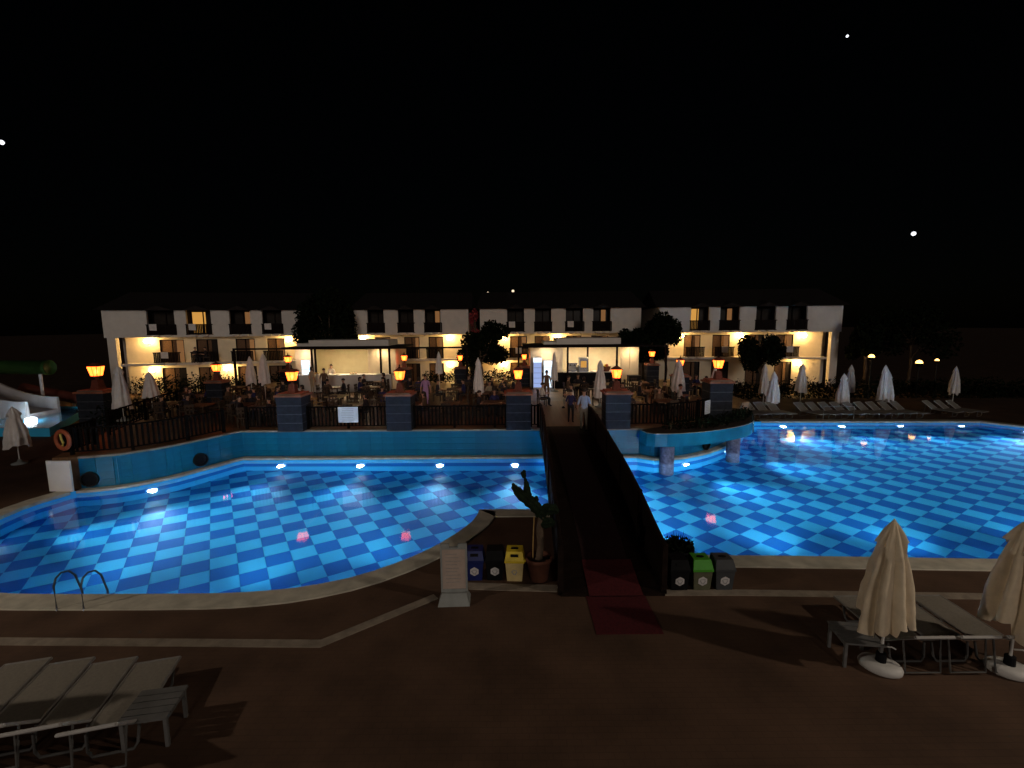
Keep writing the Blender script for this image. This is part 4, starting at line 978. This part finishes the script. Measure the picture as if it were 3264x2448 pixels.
b.build('print_lines', 'greyp', t)
def bin_(x, y, label, mb, ml, lidstyle, rz=0.0, hexm='label'):
    t = thing('recycling_bin', label, 'bin', (x, y, 0), rz, 'recycling bins by the bridge')
    MB().add([(-.165, -.15, 0), (.165, -.15, 0), (.165, .15, 0), (-.165, .15, 0), (-.20, -.185, .47), (.20, -.185, .47), (.20, .185, .47), (-.20, .185, .47)], [(3, 2, 1, 0), (4, 5, 6, 7), (0, 1, 5, 4), (1, 2, 6, 5), (2, 3, 7, 6), (3, 0, 4, 7)]).build('body', mb, t)
    MB().rng(-.215, .215, -.20, .20, .44, .485).build('rim', ml, t)
    l = MB().add([(-.21, -.195, .4855), (.21, -.195, .4855), (.21, .195, .4855), (-.21, .195, .4855), (-.175, -.12, .67), (.175, -.12, .67), (.175, .19, .67), (-.175, .19, .67)], [(3, 2, 1, 0), (4, 5, 6, 7), (0, 1, 5, 4), (1, 2, 6, 5), (2, 3, 7, 6), (3, 0, 4, 7)]).build('lid', ml, t)
    if lidstyle == 'slot': MB().box((0, -.158, .595), (.17, .012, .06), 0, tilt=R(-22)).build('slot', 'black', l); MB().rng(-.08, .08, .0, .09, .6695, .674).build('slot', 'black', l)
    else: MB().lathe([(.085, .665), (.085, .674)], (0, .03, 0), 16, sy=.6).build('opening', 'black', l)
    for s in (-1, 1): MB().box((s * .225, 0, .43), (.03, .1, .07)).build('handle', ml, t)
    hx = [(.105 * math.cos(R(30 + 60 * k)), .105 * math.sin(R(30 + 60 * k))) for k in range(6)]
    yy = lambda z: -.1535 - .035 * z / .47
    d = MB().add([(x_, yy(z + .22) - .003, z + .22) for x_, z in hx] + [(x_, yy(z + .22) + .01, z + .22) for x_, z in hx], [tuple(range(6))] + [(k, k + 6, (k + 1) % 6 + 6, (k + 1) % 6) for k in range(6)]).build('emblem_plate', hexm, t)
    b = MB()
    for k in range(3):
        a = R(90 + 120 * k); ca, sa = math.cos(a), math.sin(a)
        P = [(-.045, .05), (.03, .05), (.03, .068), (.058, .04), (.03, .012), (.03, .03), (-.045, .03)]
        b.add([(px * sa + py * ca, yy(.22) - .0065, .22 + -px * ca + py * sa) for px, py in P], [tuple(range(7))])
    b.build('recycling_mark', 'ink', t)
bin_(-.86, 9.86, 'blue recycling bin partly behind the pavement sign', 'b_blue', 'b_blue', 'slot')
bin_(-.41, 9.86, 'black recycling bin between the blue and yellow bins', 'black', 'black', 'slot')
bin_(.03, 9.82, 'yellow recycling bin with pale yellow body left of the bridge', 'b_yel2', 'b_yel', 'slot', R(-3), 'b_yel2')
bin_(3.50, 9.40, 'black recycling bin right of the bridge beside the green bin', 'black', 'black', 'slot')
bin_(3.98, 9.40, 'green lidded recycling bin right of the bridge', 'b_olv', 'b_grn', 'oval')
bin_(4.45, 9.40, 'grey recycling bin at the right end of the row', 'b_gry', 'b_gry', 'oval')
# terracotta pot with a leaning cactus
t = thing('potted_cactus', 'tall leaning cactus in a terracotta pot left of the bridge', 'potted plant', (.56, 9.75, 0))
p = MB().lathe([(.17, 0), (.20, .02), (.27, .46), (.30, .47), (.30, .54), (.26, .54), (.25, .47)], n=24).build('pot', 'terracotta', t, True)
MB().lathe([(.245, .46), (.01, .49)], n=20).build('soil', 'soil', p)
MB().tube([(.0, 0, .46), (.04, 0, .8), (.02, 0, 1.15), (.06, 0, 1.45), (.05, 0, 1.66)], [.085, .075, .08, .07, .06], 10).build('stem', 'bark', t, True)
MB().tube([(-.13, .03, .0 + .47), (-.12, .02, .95), (-.10, .0, 1.45)], [.014, .013, .012], 6).build('support_stake', 'chair_y', t)
rg = random.Random(5)
def ribbed(pts, rad, name, ribs=5):
    pts = [Vector(p) for p in pts]; n = ribs * 4; P = []; Q = []
    for i in range(len(pts) - 1):
        for k in range(4): f = k / 4; P.append(pts[i].lerp(pts[i + 1], f)); Q.append(rad[i] * (1 - f) + rad[i + 1] * f)
    P.append(pts[-1]); Q.append(rad[-1]); V = []
    for i, p in enumerate(P):
        d = (P[min(i + 1, len(P) - 1)] - P[max(i - 1, 0)]).normalized(); a = d.cross(Vector((0, 1, .1))).normalized(); c = d.cross(a)
        bump = 1 + .30 * ((i % 3) - 1)
        for k in range(n):
            A = 2 * math.pi * k / n; r = Q[i] * (.72 + .36 * abs(math.cos(ribs * A / 2)) ** 1.5 * bump) + rg.uniform(-.004, .004)
            V.append(p + a * r * math.cos(A) + c * r * math.sin(A) * .8)
    F = [(i * n + k, i * n + (k + 1) % n, (i + 1) * n + (k + 1) % n, (i + 1) * n + k) for i in range(len(P) - 1) for k in range(n)] + [tuple(range(n - 1, -1, -1)), tuple((len(P) - 1) * n + k for k in range(n))]
    return MB().add(V, F).build(name, 'leaf2', t)
ribbed([(.10, 0, 1.40), (-.02, 0, 1.62), (-.2, 0, 1.80), (-.40, .02, 1.96), (-.52, .02, 2.10), (-.56, .02, 2.20)], [.09, .12, .125, .11, .07, .02], 'branch')
ribbed([(.0, .0, 1.5), (.16, -.02, 1.62), (.32, -.02, 1.62), (.42, 0, 1.54)], [.10, .13, .12, .04], 'branch')
ribbed([(.05, -.03, 1.28), (.22, -.05, 1.34), (.34, -.04, 1.30)], [.08, .12, .05], 'branch')
ribbed([(-.24, .02, 1.86), (-.25, .02, 2.05), (-.27, .02, 2.22), (-.30, .02, 2.32)], [.09, .075, .045, .02], 'branch', 4)
ribbed([(-.31, .02, 2.32), (-.33, .02, 2.42), (-.30, .02, 2.49)], [.035, .06, .02], 'tip', 4)
ribbed([(-.10, -.02, 1.70), (-.06, -.02, 1.86), (-.04, -.02, 1.92)], [.08, .06, .02], 'tip', 4)
t = thing('grass_pot', 'black pot of spiky grass right of the bridge behind the black bin', 'potted plant', (3.72, 10.05, 0))
MB().lathe([(.26, 0), (.34, .52), (.37, .53), (.37, .60), (.33, .60), (.32, .55)], n=24).build('pot', 'black', t, True)
MB().lathe([(.315, .54), (.01, .57)], n=20).build('soil', 'soil', t)
b = MB()
for k in range(170):
    a = rg.uniform(0, 6.283); r0 = rg.uniform(0, .28); ln = rg.uniform(.12, .34); sp = rg.uniform(.0, .3); x, y = r0 * math.cos(a), r0 * math.sin(a); e = a + math.pi / 2; wv = .012
    tip = (x + sp * ln * 2 * math.cos(a), y + sp * ln * 2 * math.sin(a), .56 + ln)
    b.add([(x + wv * math.cos(e), y + wv * math.sin(e), .55), (x - wv * math.cos(e), y - wv * math.sin(e), .55), tip], [(0, 1, 2)])
leaves(b, (0, 0, .66), (.34, .34, .14), 220, .09, rg); b.build('grass_blades', 'leaf', t)
tag(MB().add([(.93, 9.35, .003), (1.06, 9.33, .003), (1.03, 9.42, .05), (.95, 9.46, .09)], [(0, 1, 2, 3), (3, 2, 1, 0)]).build('paper_scrap', 'board'), 'small scrap of white paper lying at the left bridge foot', 'litter')
# pool ladder at lower left
t = thing('pool_ladder', 'steel pool ladder with two curved handrails at the near left edge', 'ladder', (-8.87, 8.72, 0))
for x in (-.27, .27): MB().tube([(x, 0, 0), (x, 0, .52), (x, .06, .65), (x, .18, .71), (x, .34, .66), (x, .46, .5), (x, .56, .1), (x, .58, -.9)], .019, 8).build('handrail', 'dimsteel', t, True)
for z in (-.25, -.5, -.75): MB().box((0, .58, z), (.52, .09, .03)).build('step', 'steel', t)
# far ladder / rail at the right pool edge
t = thing('pool_handrail', 'pale square tubular handrail on the far right pool edge', 'handrail', (18.85, 26.55, 0), R(-3))
MB().tube([(-.85, 0, 0), (-.85, 0, .8), (.85, 0, .8), (.85, 0, 0)], .02, 8).build('tube', 'frame_g', t)

# ------------------------------------------------------------------ far left: paddling pool and slides
kp = [(-31.5, 24.3), (-24.3, 24.0), (-25.6, 26.2), (-27.0, 28.6), (-29.0, 30.6), (-33.0, 30.6)]
struct(MB().prism(kp, .004, .05).build('paddling_pool', 'tile_l'))
band(offset(kp, .1, True), .0, .45, 'paddling_wall', 'tile_l', bpy.data.objects['paddling_pool'])
struct(MB().prism(offset(kp, .08, True), .06, .36).build('paddling_water', 'water'))
t = thing('pool_lamp', 'bright lamp in the paddling pool beside the white slide', 'pool lamp', (-27.75, 26.5, .42))
MB().lathe([(.05, -.1), (.24, -.05), (.24, .05), (.05, .1)], n=14).build('lens', 'e_kid', t)
t = thing('white_slide', 'broad white water slide at the far left', 'slide', (-31.9, 28.4, 0))
V = []; n = 14
for i in range(n):
    f = i / (n - 1); x = -3.5 + 6.6 * f; z = 3.1 * (1 - f) ** 2 + .55
    V += [(x, -1.1, z + .75), (x, -1.15, z - .6), (x, 1.0, z - .6), (x, 1.0, z + .75), (x, .85, z + .75), (x, .8, z), (x, -.9, z), (x, -.95, z + .75)]
MB().add(V, [(i * 8 + k, i * 8 + (k + 1) % 8, (i + 1) * 8 + (k + 1) % 8, (i + 1) * 8 + k) for i in range(n - 1) for k in range(8)] + [tuple(range(8)), tuple((n - 1) * 8 + k for k in range(7, -1, -1))]).build('chute', 'white_s', t)
for q in (-2.6, 0.2): MB().rng(q - .1, q + .1, -.2, .2, 0, .9).build('support', 'white_s', t)
t = thing('green_tube_slide', 'end of a dark green tube slide high at the left picture edge', 'slide', (-36, 30, 0))
MB().tube([(-4, 0, 3.3), (0, 0, 3.2), (3.5, 0, 3.15), (6.3, 0, 3.12)], .45, 18).build('tube', 'green_t', t, True)
for q in (-2, 2.2, 5.6): MB().tube([(q, 0, 0), (q, 0, 2.8)], .09, 8).build('support', 'white_s', t)
MB().lathe([(.48, -.06), (.48, .06)], (0, 0, 0), 18).build('flange', 'green_t', t).location = (6.2, 0, 3.12)
bpy.data.objects['flange'].rotation_euler = (0, R(90), 0)
t = thing('red_slide', 'low red slide curving behind the paddling pool', 'slide', (-31.5, 31.3, 0))
MB().tube([(-1.5, 0, 1.6), (.0, 0, 1.3), (1.5, 0, 1.0), (2.8, -.1, .75), (3.4, -.8, .5)], .36, 14).build('chute', 'red_s', t, True)
for q in (-.8, 1.8): MB().tube([(q, 0, 0), (q, 0, .9)], .08, 8).build('support', 'white_s', t)

# ------------------------------------------------------------------ lamps on posts
def post_lamp(x, y, h, label, r=.16, m='e_post'):
    t = thing('lamp_post', label, 'lamp post', (x, y, 0))
    MB().tube([(0, 0, 0), (0, 0, h - r)], [.06, .04], 8).build('pole', 'iron', t)
    MB().lathe([(.10, h - r - .05), (.12, h - r)], n=10).build('collar', 'iron', t)
    g = MB().lathe([(.02, -1), (.6, -.8), (.95, -.3), (1, 0), (.95, .3), (.6, .8), (.02, 1)], n=14).build('globe', m, t, True)
    g.scale = (r, r, r); g.location = (0, 0, h)
    if h < 5: MB().lathe([(.04, -r * 1.25), (r * .8, -r * 1.05), (r * 1.12, -r * .5), (r * 1.2, -r * .08), (r * 1.16, -r * .08), (r * 1.06, -r * .5)], (0, 0, h), 14).build('bowl', 'iron', t, True)  # bowl added to keep the globe's reflection off the pool
post_lamp(26.2, 34.0, 3.08, 'lit globe lamp right of the rightmost hotel block', .20)
post_lamp(29.72, 34.0, 2.62, 'brightest lit globe lamp behind the far deck umbrellas', .22)
post_lamp(31.1, 34.1, 2.78, 'small lit globe lamp right of the brightest globe', .13)
post_lamp(-16.77, 70, 10.2, 'tiny far lamp over the roof of the second hotel block', .16, 'e_far')
post_lamp(-3.45, 70, 10.35, 'tiny far lamp over the gap between the middle hotel blocks', .13, 'e_far')
post_lamp(0.25, 70, 10.55, 'tiny far lamp over the roof of the third hotel block', .2, 'e_far')
for (x, y, z, r, lb) in [(200.0, 300, 173.6, .75, 'small star high in the sky at upper right'), (250.6, 300, 60, 1.3, 'bright star low in the sky at right'), (-308.5, 300, 117.9, 1.4, 'bright star at the left picture edge')]:
    o = tag(MB().lathe([(.02, -1), (.6, -.8), (.95, -.3), (1, 0), (.95, .3), (.6, .8), (.02, 1)], n=10).build('star', 'e_star', loc=(x, y, z)), lb, 'star'); o.scale = (r, r, r)
# flood lights on masts to both sides of the viewpoint: they throw the long shadows on the deck
def mast(x, y, h, tx, ty, label, power):
    t = thing('floodlight_mast', label, 'floodlight', (x, y, 0))
    MB().tube([(0, 0, 0), (0, 0, h)], [.12, .07], 10).build('mast', 'iron', t)
    MB().box((0, 0, h + .12), (.5, .3, .3), math.atan2(ty - y, tx - x) + math.pi / 2).build('housing', 'iron', t)
    l = bpy.data.lights.new('floodlight', 'SPOT'); l.energy = power; l.spot_size = R(105); l.spot_blend = .6; l.shadow_soft_size = .22; l.color = (1.0, .86, .70)
    o = bpy.data.objects.new('floodlight', l); COL.objects.link(o); o.parent = t
    d = Vector((tx - x, ty - y, -h)); dn = d.normalized(); o.location = Vector((0, 0, h + .1)) + Vector((dn.x, dn.y, -.2)) * .5
    o.rotation_euler = d.to_track_quat('-Z', 'Y').to_euler()
mast(19.5, 1.3, 10.5, 4.5, 8.5, 'tall floodlight mast out of view on the right', 2600)
mast(-20.0, 1.6, 10.0, -5.5, 7.0, 'tall floodlight mast out of view on the left', 2300)

# ------------------------------------------------------------------ trees and hedges
def tree(label, x, y, h, cr, cz, seed, z0=0, n=2600, ls=.22, m='leaf', kind='leafy_tree'):
    rng = random.Random(seed); t = thing(kind, label, 'tree', (x, y, z0))
    MB().tube([(0, 0, 0), (.1, 0, h * .3), (-.05, .05, h * .55), (.05, 0, h * .8)], [.16, .12, .08, .03], 8).build('trunk', 'bark', t)
    lim = MB(); c = MB()
    for k in range(9):
        a = rng.uniform(0, 6.283); q = Vector((math.cos(a) * cr * rng.uniform(.3, .8), math.sin(a) * cr * rng.uniform(.3, .8), h * rng.uniform(.55, .95)))
        lim.tube([(0, 0, h * rng.uniform(.35, .6)), q * .6 + Vector((0, 0, h * .25)), q], [.05, .035, .012], 5)
        leaves(c, q, (cr * rng.uniform(.3, .5), cr * rng.uniform(.3, .5), cz * rng.uniform(.25, .45)), n // 9, ls, rng)
    lim.build('limb', 'bark', t); c.build('crown', m, t)
tree('dark bushy tree in the gap between the two left hotel blocks', -15.2, 39.2, 8.2, 2.3, 4.6, 1, n=5200, ls=.3)
tree('second dark tree close beside the left hotel block gap', -16.6, 40.0, 7.6, 1.9, 4.4, 11, n=4200, ls=.3)
tree('dark tree between the middle hotel blocks', -2.6, 39.0, 5.4, 2.0, 2.4, 2, n=6500, ls=.3)
tree('dark spreading tree over the right bar roof', 10.6, 38.6, 5.6, 2.4, 2.0, 3, n=7500, ls=.3)
tree('dark tree before the left part of the right hotel block', 12.9, 39.2, 5.9, 1.8, 2.4, 13, n=6000, ls=.3)
tree('dark tree before the middle of the right hotel block', 20.3, 38.0, 4.2, 1.9, 2.8, 4, n=5200, ls=.3)
tree('dark tree at the right end of the right hotel block', 29.4, 38.8, 5.6, 1.4, 2.8, 5, n=5000, ls=.3)
tree('dark tree at the far right behind the lamps', 35.0, 41.0, 6.5, 3.2, 4.0, 6, n=4200, ls=.3)
tree('reddish bougainvillea between the two middle hotel blocks', -3.3, 43.2, 7.0, .7, 1.6, 9, n=900, ls=.2, m='flower', kind='bougainvillea')
hedge('garden_hedge', 'dark hedge along the foot of the left hotel block', [(-30.5, 37.6), (-24, 38.2), (-19.0, 38.9)], .7, 1.7, 0, 90, .22, 5)
hedge('garden_hedge', 'dark hedge behind the far deck loungers', [(14.6, 34.2), (22, 34.5), (30, 34.2), (40, 33.5)], .7, 1.38, 0, 120, .22, 6)
hedge('garden_hedge', 'dark hedge in the gap between the two bars', [(-6.6, 36.2), (-2.0, 36.4), (0.4, 36.2)], .5, 1.0, TZ, 70, .2, 7)
hedge('garden_hedge', 'dark hedge beside the paddling pool', [(-22.3, 25.0), (-21.6, 27.5), (-21.2, 31.0)], .6, 1.5, 0, 90, .2, 8)
